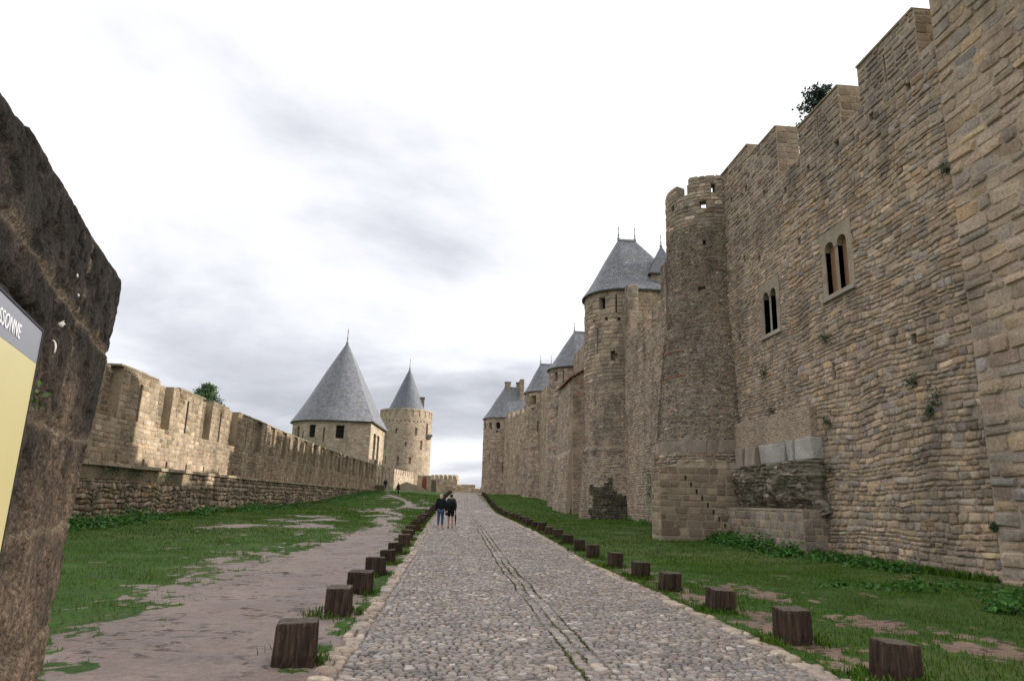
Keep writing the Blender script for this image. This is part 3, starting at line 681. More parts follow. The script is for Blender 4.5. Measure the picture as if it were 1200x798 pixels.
def turret():
    root = thing('half_round_turret', (11.9, 31.2, 0), 'dark half round battlemented turret of small stones between the tall wall and the lower curtain', 'turret')
    cx, cy = 12.1, 31.15
    # upper drum: angles 75..285
    R = 1.93; a0, a1 = 70, 290
    pts = arc(cx, cy, R, a0, a1, 40); mp = PMap(pts, z0=9.75); L = mp.L
    ua = lambda a: (a-a0)/(a1-a0)*L
    H = 17.3-9.75
    bl = [(0, ua(207), 16.95-9.75, H+.1, None), (ua(207), ua(224), 16.3-9.75, H+.1, None), (ua(224), ua(226), 16.8-9.75, H+.1, None), (ua(226), L+.1, 17.1-9.75, H+.1, None)]
    hl = [(ua(246)-.15, ua(246)+.15, 15.45-9.75, 15.85-9.75, None), (ua(261)-.1, ua(261)+.1, 16.25-9.75, 16.7-9.75, None), (ua(196)-.12, ua(196)+.12, 15.75-9.75, 16.05-9.75, .4), (ua(240)-.18, ua(240)+.18, 11.35-9.75, 11.58-9.75, .5), (ua(246)-.07, ua(246)+.07, 13.6-9.75, 13.85-9.75, .4)]
    mb = MB(); slab(mb, mp, 0, L, 0, H, bl+hl, .5, (.30, .25, .19), du=.25, dv=2)
    kw = dict(joint=.012, bevel=.025, bulge=.012, jit=.012, cut=.25, var=.24, tilt=.015)
    stones(mb, mp, 0, L, 0, 14.6-9.75, (.10, .26), (.06, .12), TURR, bl+hl, prot=(.0, .045), skip=.03, **kw)
    stones(mb, mp, 0, L, 14.6-9.75, H, (.26, .55), (.16, .26), GREYB, bl+hl, prot=(.0, .045), **kw)
    mb.build('drum', M_TUR, root)
    # string course
    mp = PMap(arc(cx, cy, R, a0, a1, 40), z0=9.62); mb = MB()
    slab(mb, PMap(arc(cx, cy, R+.2, a0, a1, 40), z0=9.66), 0, PMap(arc(cx, cy, R+.2, a0, a1, 40)).L, 0, .1, [], .4, (.30, .24, .18), du=.25)
    mb.build('string_course', M_TUR, root)
    # lower drum, battered
    Rl = 2.12; ptsl = arc(cx, cy, Rl, a0, a1, 44)
    bat = lambda v: np.interp(v, [0, .8, 2.4, 6.6], [.66, .52, .40, 0])
    mp = PMap(ptsl, z0=3.1, batter=bat); L = mp.L; ub = lambda a: (a-a0)/(a1-a0)*L
    mb = MB(); mpl = PMap(ptsl, z0=-.5, off=.62); slab(mb, mpl, 0, L, 0, 3.62, [], .6, (.33, .275, .21), du=.25, dv=1.2); stones(mb, mpl, 0, L, 0, 3.6, (.16, .42), (.11, .22), TURR+BUFF, prot=(.0, .08), skip=.05, joint=.014, bevel=.03, bulge=.02, jit=.02, cut=.24, var=.2)
    slab(mb, mp, 0, L, 0, 6.55, [], .6, (.33, .275, .21), du=.25, dv=.6)
    red = [(1, .46, .165, .09), (.6, .40, .2, .13)]
    bands = [9.1-3.1, 8.55-3.1, 7.35-3.1, 8.75-3.1]
    bb = [(-1, ub(175+RNG.uniform(0, 60)), q, q+.05, 0) for q in bands]
    rub = [(b[0], b[1], b[2]-.02, b[3]+.0, 0) for b in bb]
    stones(mb, mp, 0, L, 1.35, 6.55, (.09, .24), (.055, .105), TURR+[(.8, .42, .37, .30)], rub, prot=(.0, .05), skip=.03, **kw)
    for b in bb: stones(mb, mp, ub(150), b[1], b[2]-.02, b[3], (.2, .36), (.06, .07), red, prot=(.035, .05), **kw)
    kb = dict(kw); kb.update(cut=.10, jit=.02)
    stones(mb, mp, 0, L, .75, 1.35, (.35, .9), (.3, .60), [(2, .33, .275, .215), (1, .38, .325, .26), (1, .27, .23, .185)], prot=(.01, .05), **kb)
    stones(mb, mp, 0, L, 0, .75, (.12, .34), (.09, .17), TURR+BUFF, prot=(.0, .09), skip=.05, **kw)
    mb.build('lower_drum', M_TUR, root)
    # square ashlar foot
    mb = MB(); xa, y0, y1 = 8.56, 28.15, 29.35
    hol = [(1.05+.23*k, 1.15+.23*k, 3.05-.27*k, 3.25-.27*k, .3) for k in range(8)]
    for pts, Lf, ho in (([(xa, y1), (xa, y0+.004)], y1-y0-.004, []), ([(xa+.004, y0), (X0+.05, y0)], X0+.046-xa, hol)):
        m2 = PMap(pts, z0=-.4, smooth=False)
        slab(mb, m2, 0, Lf, 0, 3.6, ho, .4, (.44, .36, .26))
        stones(mb, m2, 0, Lf, 0, 3.6, (.30, .72), (.22, .34), [(3, .36, .29, .21), (2, .31, .25, .185), (1, .27, .20, .15)], ho, prot=(.005, .035), joint=.02, bevel=.02, bulge=.006, jit=.008, cut=.12)
    # irregular rubble shoulder where the round meets the square
    n = 26; th = np.radians(np.linspace(222, 292, n)); ring = np.array([(cx+(Rl+.60)*math.cos(a), cy+(Rl+.60)*math.sin(a), 3.5) for a in th])
    sq = []
    for a in th:
        dx, dy = math.cos(a), math.sin(a); s = min((xa-.02-cx)/dx if dx < -.05 else 99, (y0-.02-cy)/dy if dy < -.05 else 99)
        sq.append((cx+dx*s, cy+dy*s, 3.18))
    sq = np.array(sq); sq[:, 0] = np.minimum(sq[:, 0], X0); jj = RNG.normal(0, .04, (n, 3))
    k = np.arange(n-1); mb.add(np.concatenate([ring+jj, sq+jj*.5]), np.stack([k, k+1, k+1+n, k+n], 1), (.30, .25, .18))
    mb.build('square_footing', M_PALE, root)
    # tall arched niche pier on the far side
    mb = MB(); m2 = PMap([(10.48, 32.75), (11.0, 32.75)], z0=8.9, smooth=False)
    slab(mb, m2, 0, .52, 0, 5.0, [(.12, .36, .1, 3.8, .3), (.16, .32, 3.8, 4.0, .3), (.2, .28, 4.0, 4.1, .3)], .9, (.31, .26, .20), du=.1)
    m3 = PMap([(10.475, 33.6), (10.475, 32.76)], z0=8.9, smooth=False); stones(mb, m3, 0, .84, 0, 5.0, (.2, .4), (.12, .2), TURR, prot=(.0, .03), cut=.15)
    mb.build('arched_niche', M_TUR, root)
turret()

def curtain(name, label, p0, p1, segs, ztop, pal, wr, hr, holes=(), prot=(.0, .05), mat=M_TOW, TH=.8, far=False, cut=.2, bottom=-.5):
    """battlemented straight wall; segs = (distance a, b from p0, top z); p0 -> p1 has its outside on the right hand"""
    p0 = np.array(p0, float); p1 = np.array(p1, float); L = float(np.hypot(*(p1-p0)))
    mp = PMap([tuple(p0), tuple(p1)], z0=bottom, smooth=False); vm = ztop-bottom
    bl = [(a, b, z-bottom, vm+.1, None) for a, b, z in segs if z < ztop-1e-3]
    mb = MB(); slab(mb, mp, 0, L, 0, vm, bl+list(holes), TH, MORT)
    stones(mb, mp, 0, L, 0, vm, wr, hr, pal, bl+list(holes), prot=prot, joint=.012, bevel=.03, bulge=.014, jit=.012, cut=cut, var=.18, tilt=.02, skip=.015)
    tdir = (p1-p0)/L; nrm = np.array((tdir[1], -tdir[0]))
    for (a, b, z), (a2, b2, z2) in zip(segs, list(segs[1:])+[(L, L, 0)]):
        zn = z2 if abs(a2-b) < 1e-6 else ztop
        if z-zn > .25 and b < L-.01:
            q = p0+tdir*b; m2 = PMap([tuple(q-nrm*.01), tuple(q-nrm*TH)], z0=zn, smooth=False)
            stones(mb, m2, 0, TH-.01, .0, z-zn, (.25, .5), (.14, .24), pal, prot=(.0, .03), joint=.01, bevel=.02, jit=.01, cut=.15, var=.12)
    base = np.append((p0+p1)/2, 0)
    return tag(mb.build(name, mat, loc=base), label, 'castle wall')

# lower curtain beyond the turret: from the next tower towards the camera
curtain('curtain_wall', 'lower battlemented curtain wall between the dark turret and the nearest slate roofed tower', (X0, 49.0), (X0, 32.5),
        [(0, .6, 17.4), (.6, 1.5, 17.5), (1.5, 2.3, 15.3), (2.3, 4.0, 13.3), (4.0, 6.4, 13.9), (6.4, 7.5, 12.8), (7.5, 10.0, 13.7), (10.0, 11.0, 12.8), (11.0, 13.2, 13.8), (13.2, 14.0, 12.9), (14.0, 16.5, 14.0)], 17.5,
        GREYB, (.16, .42), (.10, .2), holes=[(5.4, 5.5, 13.6, 14.5, None), (8.7, 8.8, 13.4, 14.3, None), (12.0, 12.1, 13.9, 14.8, None)])

def roof_loft(mb, outline, top, z0, ztop, flare=.35, rings=10, closed=False):
    """slate surface from an eaves outline to apex/ridge points"""
    o = np.asarray(outline, float); tpp = np.asarray(top, float); n = len(o)
    d = np.hypot(*np.diff(o, axis=0).T); ul = np.concatenate([[0], np.cumsum(d)])
    V = []; UV = []
    Ls = float(np.mean(np.hypot(np.hypot(*(o-tpp).T), ztop-z0)))
    for k in range(rings+1):
        f = k/rings; bend = flare*math.sin(math.pi*min(f*1.6, 1))*-.6*(1-f)
        xy = o*(1-f)+tpp*f; z = z0+(ztop-z0)*f+bend
        V.append(np.concatenate([xy, np.full((n, 1), z)], 1)); UV.append(np.stack([ul*(1 if f < .75 else .999), np.full(n, Ls*f)], 1))
    V = np.concatenate(V); UV = np.concatenate(UV)
    i, j = np.meshgrid(np.arange(rings), np.arange(n-1), indexing='ij'); a = (i*n+j).ravel()
    mb.add(V, np.stack([a, a+1, a+1+n, a+n], 1), (.2, .2, .2), smooth=True, uv=UV)
    # soffit and eaves edge
    lo = np.concatenate([o, np.full((n, 1), z0-.10)], 1); c = o.mean(0)
    inn = np.concatenate([o*.88+c*.12, np.full((n, 1), z0-.02)], 1); k = np.arange(n-1)
    mb.add(np.concatenate([V[:n], lo]), np.stack([k, k+1, k+1+n, k+n], 1), (.1, .1, .1))
    mb.add(np.concatenate([lo, inn]), np.stack([k, k+1, k+1+n, k+n], 1), (.1, .1, .1))
def finial(root, x, y, z, h, s=1.0):
    mb = MB(); prof = [(.10, 0), (.13, .05), (.07, .12), (.045, .25), (.075, .32), (.04, .38), (.03, .72), (.06, .77), (.02, .83), (.005, 1)]
    n = 8; V = []
    for r, f in prof:
        for k in range(n): V.append((x+r*s*math.cos(2*math.pi*k/n), y+r*s*math.sin(2*math.pi*k/n), z+f*h))
    F = [(i*n+k, i*n+(k+1) % n, (i+1)*n+(k+1) % n, (i+1)*n+k) for i in range(len(prof)-1) for k in range(n)]
    mb.add(V, np.array(F), (.3, .3, .32), smooth=True); return mb.build('finial', M_LEAD, root)

def horseshoe_tower(name, label, cx, cy, R, xb, z0, zeave, zapex, ridge, lower, upper, zsplit, holes, mat, batter=None, wr2=None, group=None, over=.28, fin=1.3, slate=None, lowpal=None, hip=1.9):
    root = thing(name, (cx, cy, z0), label, 'tower', group)
    pts = [(xb, cy+R)]+arc(cx, cy, R, 90, 270, 40)+[(xb, cy-R)]
    mp = PMap(pts, z0=z0-.5, batter=batter); L = mp.L; Ls = xb-cx
    ua = lambda a: Ls+R*rad(a-90)
    H = zeave-z0+.5; hl = []
    for (a, za, zb, w, dep) in holes: hl.append((ua(a)-w/2, ua(a)+w/2, za-z0+.5, zb-z0+.5, dep))
    mb = MB(); slab(mb, mp, 0, L, 0, H, hl, .7, MORT, du=.3, dv=.8)
    kw = dict(joint=.014, bevel=.03, jit=.012, var=.18, tilt=.02)
    stones(mb, mp, 0, L, 0, zsplit-z0+.5, lower[0], lower[1], lowpal or TURR+GREYB, hl, prot=(0, .05), bulge=.015, cut=.24, skip=.02, **kw)
    stones(mb, mp, 0, L, zsplit-z0+.5, H, upper[0], upper[1], GREYB+ASHL, hl, prot=(.02, .075), bulge=.01, cut=.12, **kw)
    body = mb.build('tower_body', mat, root)
    po = [(xb+.2, cy+R+over)]+arc(cx, cy, R+over, 90, 270, 40)+[(xb+.2, cy-R-over)]
    po = np.array(po); r0, r1 = ridge
    # ridge runs along x from r0 to r1; back corner of the roof is hipped
    out = np.concatenate([po, [(xb+.2, cy+R+over)]])
    top = np.stack([np.clip(out[:, 0], r0, r1), np.full(len(out), cy)], 1)
    top[0, 0] = r1; top[-1, 0] = r1; top[-2, 0] = r1
    # finer rings along straight parts
    o2 = []; t2 = []
    for k in range(len(out)-1):
        m = max(1, int(np.hypot(*(out[k+1]-out[k]))/.4))
        for q in range(m): o2.append(out[k]*(1-q/m)+out[k+1]*q/m); t2.append(top[k]*(1-q/m)+top[k+1]*q/m)
    o2.append(out[-1]); t2.append(top[-1])
    mr = MB(); roof_loft(mr, o2, t2, zeave, zapex); roof = mr.build('roof', slate or M_SLATE, root)
    mr = MB(); mr.box(r0-.05, r1+.05, cy-.09, cy+.09, zapex-.08, zapex+.07, (.3, .3, .3)); mr.build('ridge_cap', M_LEAD, root)
    finial(root, r0+.02, cy, zapex+.02, fin, 1.1); finial(root, r1-.02, cy, zapex+.02, fin, 1.1)
    for (a, za, zb, w, dep) in holes:
        if w > .45 and dep:
            th = rad(a); n = np.array((math.cos(th), math.sin(th))); tn = np.array((-n[1], n[0])); c = np.array((cx, cy))+n*(R-.5)
            mw = MB(); q = []
            for s, z in ((-1, za), (1, za), (1, zb), (-1, zb)): q.append((*(c+tn*s*w*.49), z))
            for s, z in ((-1, za), (1, za), (1, zb), (-1, zb)): q.append((*(c+tn*s*w*.49-n*.05), z))
            mw.add(q, np.array([(0, 1, 2, 3), (4, 7, 6, 5), (0, 4, 5, 1), (1, 5, 6, 2), (2, 6, 7, 3), (3, 7, 4, 0)])); mw.build('window', M_DARK, root)
    return root, mp, ua
bat2 = lambda v: np.interp(v, [0, 1.5, 5.4, 5.6, 30], [.42, .34, .12, .0, 0])
t2root, t2mp, t2ua = horseshoe_tower('round_tower', 'nearest slate roofed round tower on the right with a dark patch on its battered foot', 12.95, 51.5, 3.0, 17.2, .5, 17.5, 22.6, (12.6, 14.0),
    ((.14, .4), (.10, .18)), ((.35, .75), (.26, .34)), 10.5,
    [(224, 16.05, 17.0, .58, .55), (246, 15.6, 17.1, .12, .6), (208, 15.1, 15.4, .26, .5), (231, 15.1, 15.4, .26, .5), (250, 15.0, 15.3, .26, .5), (216, 12.6, 14.6, .13, .6), (241, 12.0, 12.75, .34, .6), (243, 12.15, 12.55, .5, .4), (262, 9.2, 9.7, .2, .4)], M_TOW, bat2)
# the dark mossy repair on the foot of that tower
def foot_patch():
    mb = MB(); mp = PMap(arc(12.95, 51.5, 3.02, 205, 262, 20), z0=.2, batter=bat2)
    rag = [(q, q+.3, 2.0+2.4*float(vnoise(q*1.1, 0, 5))-(.9 if q > 1.9 else 0), 9, 0) for q in np.arange(.1, 3.2, .3)]+[(-1, .45, 1.2, 2.0, 0), (-1, .3, 0, .6, 0)]
    stones(mb, mp, .1, mp.L, .1, 3.6, (.15, .4), (.1, .18), [(2, .125, .115, .085), (1, .18, .155, .115), (1, .085, .08, .06)], rag, prot=(.05, .1), joint=.0, bevel=.02, cut=.2)
    mb.build('blackened_repair', M_MOSSY, t2root)
foot_patch()
def stair_turret():
    root = thing('stair_turret', (15.4, 49.6, 10), 'small square stair turret with a slate pyramid roof behind the curtain battlements', 'tower')
    mb = MB(); x0, x1, y0, y1 = 14.55, 16.6, 48.9, 50.4
    for pts in ([(x0, y1), (x0, y0+.004)], [(x0+.004, y0), (x1, y0)]):
        mp = PMap(pts, z0=10, smooth=False); L = mp.L
        slab(mb, mp, 0, L, 0, 9.0, [], .4, MORT); stones(mb, mp, 0, L, 2, 9.0, (.35, .7), (.22, .3), GREYB+TURR, prot=(.0, .03), cut=.1, jit=.006)
    mb.build('turret_body', M_TOW, root)
    o = [(x0-.2, y0-.2), (x1+.2, y0-.2), (x1+.2, y1+.2), (x0-.2, y1+.2), (x0-.2, y0-.2)]
    mr = MB(); o2 = []
    for k in range(4):
        for q in range(6): o2.append(np.array(o[k])*(1-q/6)+np.array(o[k+1])*q/6)
    o2.append(np.array(o[0])); cxy = np.array(((x0+x1)/2, (y0+y1)/2))
    roof_loft(mr, o2, [cxy]*len(o2), 19.0, 21.6, flare=.1); mr.build('roof', M_SLATE2, root)
    finial(root, cxy[0], cxy[1], 21.5, 1.1)
stair_turret()

curtain('curtain_wall', 'stretch of curtain wall in shade between the nearest round tower and the tile roofed pier', (X0+.6, 74), (X0+.6, 54.0),  # raised and carried on behind the pier to shade the left parapet
        [(1.6+2.5*k, 2.4+2.5*k, 16.6) for k in range(8)], 17.6, GREYB, (.2, .5), (.14, .24))

def tiled_pier():
    root = thing('tiled_pier', (11.4, 66, .6), 'square battered stone pier with a sloping clay tile roof before the second round tower', 'pier')
    mb = MB(); x0, x1, y0, y1 = 10.75, 13.4, 62.0, 70.5
    bt = lambda v: np.interp(v, [0, 6, 6.1, 14], [.55, .25, .12, 0])
    for pts, ht in (([(x0, y1), (x0, y0+.004)], 12.9), ([(x0+.004, y0), (x1, y0)], 14.6)):
        mp = PMap(pts, z0=0, batter=bt, smooth=False); L = mp.L
        bl = [] if ht < 14 else [(L*k/8, L*(k+1)/8, 12.9+1.75*(k+.5)/8*1.0, 20, None) for k in range(8)]
        slab(mb, mp, 0, L, 0, ht, bl, .4, MORT, dv=.7); stones(mb, mp, 0, L, 0, ht, (.3, .65), (.2, .32), GREYB, bl, prot=(.0, .045), cut=.15)
    mb.build('pier_body', M_TOW, root)
    mr = MB(); n = 14
    for k in range(26):
        ya = y0-.3+(y1-y0+.6)*k/26; yb = ya+(y1-y0+.6)/26-.04
        a = np.array([(x0-.35, ya, 12.85), (x1+.2, ya, 14.85), (x1+.2, yb, 14.85), (x0-.35, yb, 12.85)]); b = a+(0, 0, .13); b[[0, 3], 0] -= .02
        mid = (a+b)/2; mr.add(np.concatenate([a, b]), np.array([(3, 2, 1, 0), (4, 5, 6, 7), (0, 1, 5, 4), (1, 2, 6, 5), (2, 3, 7, 6), (3, 0, 4, 7)]), (.3, .2, .15))
    mr.build('tile_roof', M_TILE, root)
    mp = MB(); m2 = PMap([(13.4, 70), (13.4, 61.9)], z0=13.5, smooth=False); L = m2.L
    bl = [(1.5, 2.3, 1.9, 4, None), (4, 4.8, 1.9, 4, None), (6.4, 7.1, 1.9, 4, None)]
    slab(mp, m2, 0, L, 0, 2.7, bl, .6, MORT); stones(mp, m2, 0, L, 0, 2.7, (.3, .6), (.2, .3), GREYB, bl)
    mp.build('parapet', M_TOW, root)
tiled_pier()
horseshoe_tower('round_tower', 'second slate roofed round tower on the right rising behind the tile roofed pier', 13.6, 77, 2.95, 18, 1.0, 16.5, 21.2, (13.5, 14.9),
    ((.3, .6), (.18, .3)), ((.4, .8), (.26, .36)), 10, [(215, 14.9, 15.9, .5, .5), (235, 14.6, 16, .14, .5), (222, 11, 12.5, .16, .5)], M_FARST)
curtain('curtain_wall', 'pale curtain wall between the second and third round towers on the right', (X0+.2, 99.5), (X0+.2, 79.0),
        [(2.0*k, 2.0*k+.8, 16.6) for k in range(11)], 17.3, ASHL, (.3, .7), (.2, .34), mat=M_FARST, bottom=.5)
horseshoe_tower('round_tower', 'third slate roofed round tower on the right, slim with one lit window under its eaves', 13.45, 102, 2.95, 19, 2.0, 17.6, 22.2, (12.7, 14.4),
    ((.3, .7), (.2, .32)), ((.4, .8), (.26, .38)), 9.5, [(228, 15.6, 17.0, .9, None), (205, 15.4, 16.9, .2, .5), (215, 15.4, 16.9, .2, .5), (226, 14.7, 15.1, .4, .5), (244, 11.5, 13.2, .2, .5), (190, 15.5, 16.9, .2, .5)], M_FARST,
    batter=lambda v: np.interp(v, [0, 7.8, 8.1, 40], [.30, .12, 0, 0]), fin=1.6)
curtain('curtain_wall', 'oblique pale curtain wall joining the third round tower to the farthest one on the right', (8.7, 120.0), (X0+.1, 104.0),
        [(2.4*k, 2.4*k+1.2, 15.7) for k in range(7)], 16.4, ASHL, (.3, .7), (.2, .34), mat=M_FARST, bottom=1.5)
def far_tower():
    root, mp, ua = horseshoe_tower('round_tower', 'farthest slate roofed round tower on the right standing where the road ends', 9.3, 123.5, 4.0, 15, 2.6, 15.9, 21.9, (8.9, 11.6),
        ((.3, .7), (.2, .34)), ((.35, .8), (.24, .36)), 13.8, [(222, 13.9, 15.0, .7, .5), (200, 13.9, 15.0, .5, .5), (245, 13.9, 15.0, .8, .5), (222, 8, 9.6, .25, .5), (243, 13.2, 13.6, .4, .5), (262, 6.3, 8.2, .3, .5)], M_FARST, fin=.5)
    mb = MB(); mp = PMap([(11.5, 121.6), (12.25, 121.6)], z0=13, smooth=False); slab(mb, mp, 0, .75, 0, 10.2, [], 3.4, (.36, .3, .22)); stones(mb, mp, 0, .75, 0, 10.2, (.3, .5), (.25, .35), GREYB, prot=(.0, .03))
    mb.build('gable_wall', M_FARST, root)
    for x in (8.9, 11.0):
        mb = MB(); mb.box(x, x+1.0, 123.0, 124.0, 20.8, 22.7, (.30, .26, .2)); mb.box(x-.08, x+1.08, 122.9, 124.1, 22.70, 22.85, (.26, .22, .18)); mb.build('chimney', M_FARST, root)
far_tower()

# ================================================================== LEFT: OUTER WALL
LPATH = [(-13.8, 4), (-13.8, 20), (-13.8, 35), (-13.8, 50), (-13.65, 57), (-13.3, 65), (-12.85, 73), (-12.2, 81), (-11.3, 90), (-10.2, 99.5)]
def left_walls():
    # parapet wall, set back behind the ledge
    mp = PMap(LPATH, z0=0.0, off=-.5); L = mp.L; U = lambda y: y-4.0
    z0, z1 = 2.3, 6.75
    rec = [(U(28.8), U(30.3)), (U(34.1), U(35.8)), (U(40.0), U(41.7)), (U(45.0), U(46.7)), (U(22.5), U(24)), (U(16.5), U(18)), (U(10), U(11.5))]
    y = 51.2
    while y < 97: rec.append((U(y), U(y)+1.25)); y += 3.5
    sl = [U(q) for q in (32.2, 37.9, 43.3, 48.9, 26, 20)]
    y = 53.35
    while y < 98: sl.append(U(y)); y += 3.5
    hl = []
    tb = lambda u: float(np.interp(u, [0, 46, 70, 96], [6.75, 6.75, 6.35, 5.9]))
    deep = lambda u: float(np.interp(u, [0, 46, 70, 96], [4.55, 4.55, 4.3, 4.0]))
    bl = []
    for a, b in rec: hl.append((a, b, deep(a), 9, .42 if a < 44 else .2))
    for u in sl: hl.append((u-.13, u+.13, deep(u)+.05, tb(u)-.45, .55))
    u = U(28.2)
    while u < 92: hl.append((u-.11, u+.11, 2.68, 3.02, .35)); u += 2.65
    for k in range(24): bl.append((46+k*2, 48+k*2+.01, tb(47+k*2), 9, None))
    root = thing('parapet_wall', (-14.3, 45, 0), 'long pale battlemented parapet wall with slits above the ledge on the left', 'castle wall')
    mb = MB(); slab(mb, mp, 0, L, z0, z1, hl+bl, .75, (.37, .295, .2), du=2, dv=2)
    kw = dict(joint=.010, bevel=.022, bulge=.007, jit=.008, cut=.14, var=.15, tilt=.01)
    def grime(u, v, rng):
        tt = np.interp(u, [0, 46, 70, 96], [6.75, 6.75, 6.35, 5.9])-v-z0*0
        g = sstep(1.5, .1, tt)*np.clip(.1+1.5*(fbm(u*.7, v*.35, 301, 3)-.25), 0, 1)+.6*sstep(.52, .66, fbm(u*1.1, v*.22, 303, 3))
        f = 1-np.clip(g, 0, 1)[:, None]*np.array((.50, .52, .55)); return f
    stones(mb, mp, 0, L, z0, z1, (.28, .62), (.19, .30), LEFTP, hl+bl, prot=(.0, .028), skip=.01, colf=grime, **kw)
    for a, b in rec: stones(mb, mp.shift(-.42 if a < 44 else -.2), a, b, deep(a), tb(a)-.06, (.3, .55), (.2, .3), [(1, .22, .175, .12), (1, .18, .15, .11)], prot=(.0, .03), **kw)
    for k in range(int(L/1.3)):
        a = k*1.3; b = a+1.28; zt = tb(a)
        if any(r[0]-.2 < (a+b)/2 < r[1]+.2 for r in rec) and a < 44: continue
        q = mp(np.array([a, b, b, a]*2), np.array([zt]*4+[zt+.09]*4)+RNG.uniform(-.02, .02, 8)*np.array([0]*4+[1]*4), np.array([.03, .03, -.78, -.78]*2))
        mb.add(q, np.array([(0, 1, 5, 4), (1, 2, 6, 5), (2, 3, 7, 6), (3, 0, 4, 7), (4, 5, 6, 7), (0, 3, 2, 1)]), (.27, .235, .16))
    mb.build('parapet', M_LEFT, root)
    # retaining wall with ledge
    root = thing('retaining_wall', (-13.8, 45, 0), 'low rubble retaining wall topped by a stone ledge along the left lawn', 'retaining wall')
    mp = PMap(LPATH, z0=0.0); mb = MB()
    zl = lambda u: float(np.interp(u, [0, 60, 96], [2.5, 2.5, 2.75]))
    slab(mb, mp, 0, L, -.6, 2.5, [], .45, (.17, .13, .085), du=2)
    wp = lambda u, v, d: mp(u+(fbm(u*1.3, v*1.3, 405, 2)-.5)*.3, v+sstep(-.6, 0, v)*sstep(1.98, 1.5, v)*((fbm(u*.5, v*.4, 401, 2)-.5)*.4+(fbm(u*1.9, v*1.4, 403, 2)-.5)*.26), d)
    kw = dict(joint=.022, bevel=.045, bulge=.02, jit=.022, cut=.26, var=.22, tilt=.03)
    stones(mb, wp, 0, 34, -.6, 1.98, (.17, .48), (.16, .40), LEFTP+[(1.5, .42, .30, .17)], prot=(-.01, .05), skip=.03, dome=.05, edge=.55, sq=.32, flat=1, lob=.14, **kw)
    stones(mb, wp, 34, L, -.6, 2.48, (.24, .55), (.2, .34), LEFTP, prot=(-.01, .05), skip=.02, dome=.05, edge=.55, sq=.32, flat=1, lob=.14, **kw)
    mb.build('rubble_face', M_LEFT, root)
    mb = MB(); us = np.linspace(0, 34, 120)
    wob = lambda u: (fbm(u*1.5, u*0, 5, 3)-.5)*.12
    n = len(us); lo = 1.98+wob(us)
    mb.add(np.concatenate([mp(us, lo, np.full(n, .035)), mp(us, np.full(n, 2.49), np.full(n, .05)), mp(us, lo, np.full(n, -.03))]),
           [np.stack([np.arange(n-1), np.arange(n-1)+1, np.arange(n-1)+1+n, np.arange(n-1)+n], 1), np.stack([np.arange(n-1)+2*n, np.arange(n-1)+1+2*n, np.arange(n-1)+1, np.arange(n-1)], 1)], (.25, .195, .135))
    mb.build('render_band', M_LEFT, root)
    mb = MB(); u = 0.0
    while u < L-.3:
        w = min(RNG.uniform(.9, 1.7), L-u); zt = 2.5; j = RNG.uniform(-.015, .015); o = .17+RNG.uniform(-.03, .03)
        q = mp(np.array([u+.008, u+w-.008, u+w-.008, u+.008]*2), np.array([zt+j]*4+[zt+.14+j, zt+.14+j, zt+.18+j, zt+.18+j]), np.array([o, o, -.6, -.6]+[o-.03, o-.03, -.6, -.6]))
        mb.add(q, np.array([(0, 1, 5, 4), (1, 2, 6, 5), (2, 3, 7, 6), (3, 0, 4, 7), (4, 5, 6, 7), (0, 3, 2, 1)]), np.array((.34, .275, .19))*RNG.uniform(.85, 1.15)); u += w
    mb.build('ledge', M_LEFT, root)
    # end pier
    mb = MB(); x0, x1, y0, y1 = -10.45, -9.3, 97.6, 98.9
    for pts in ([(x0+.004, y0), (x1-.004, y0)], [(x1, y0+.004), (x1, y1)], [(x0, y1), (x0, y0+.004)]):
        m2 = PMap(pts, z0=1.4, smooth=False); slab(mb, m2, 0, m2.L, 0, 1.75, [], .3, (.14, .10, .07)); stones(mb, m2, 0, m2.L, 0, 1.75, (.3, .6), (.12, .2), [(1, .17, .12, .08), (1, .13, .095, .065)], prot=(.0, .04))
    mb.box(x0-.05, x1+.05, y0-.05, y1, 3.15, 3.26, (.2, .15, .1)); mb.build('end_pier', M_LEFT, root)
left_walls()

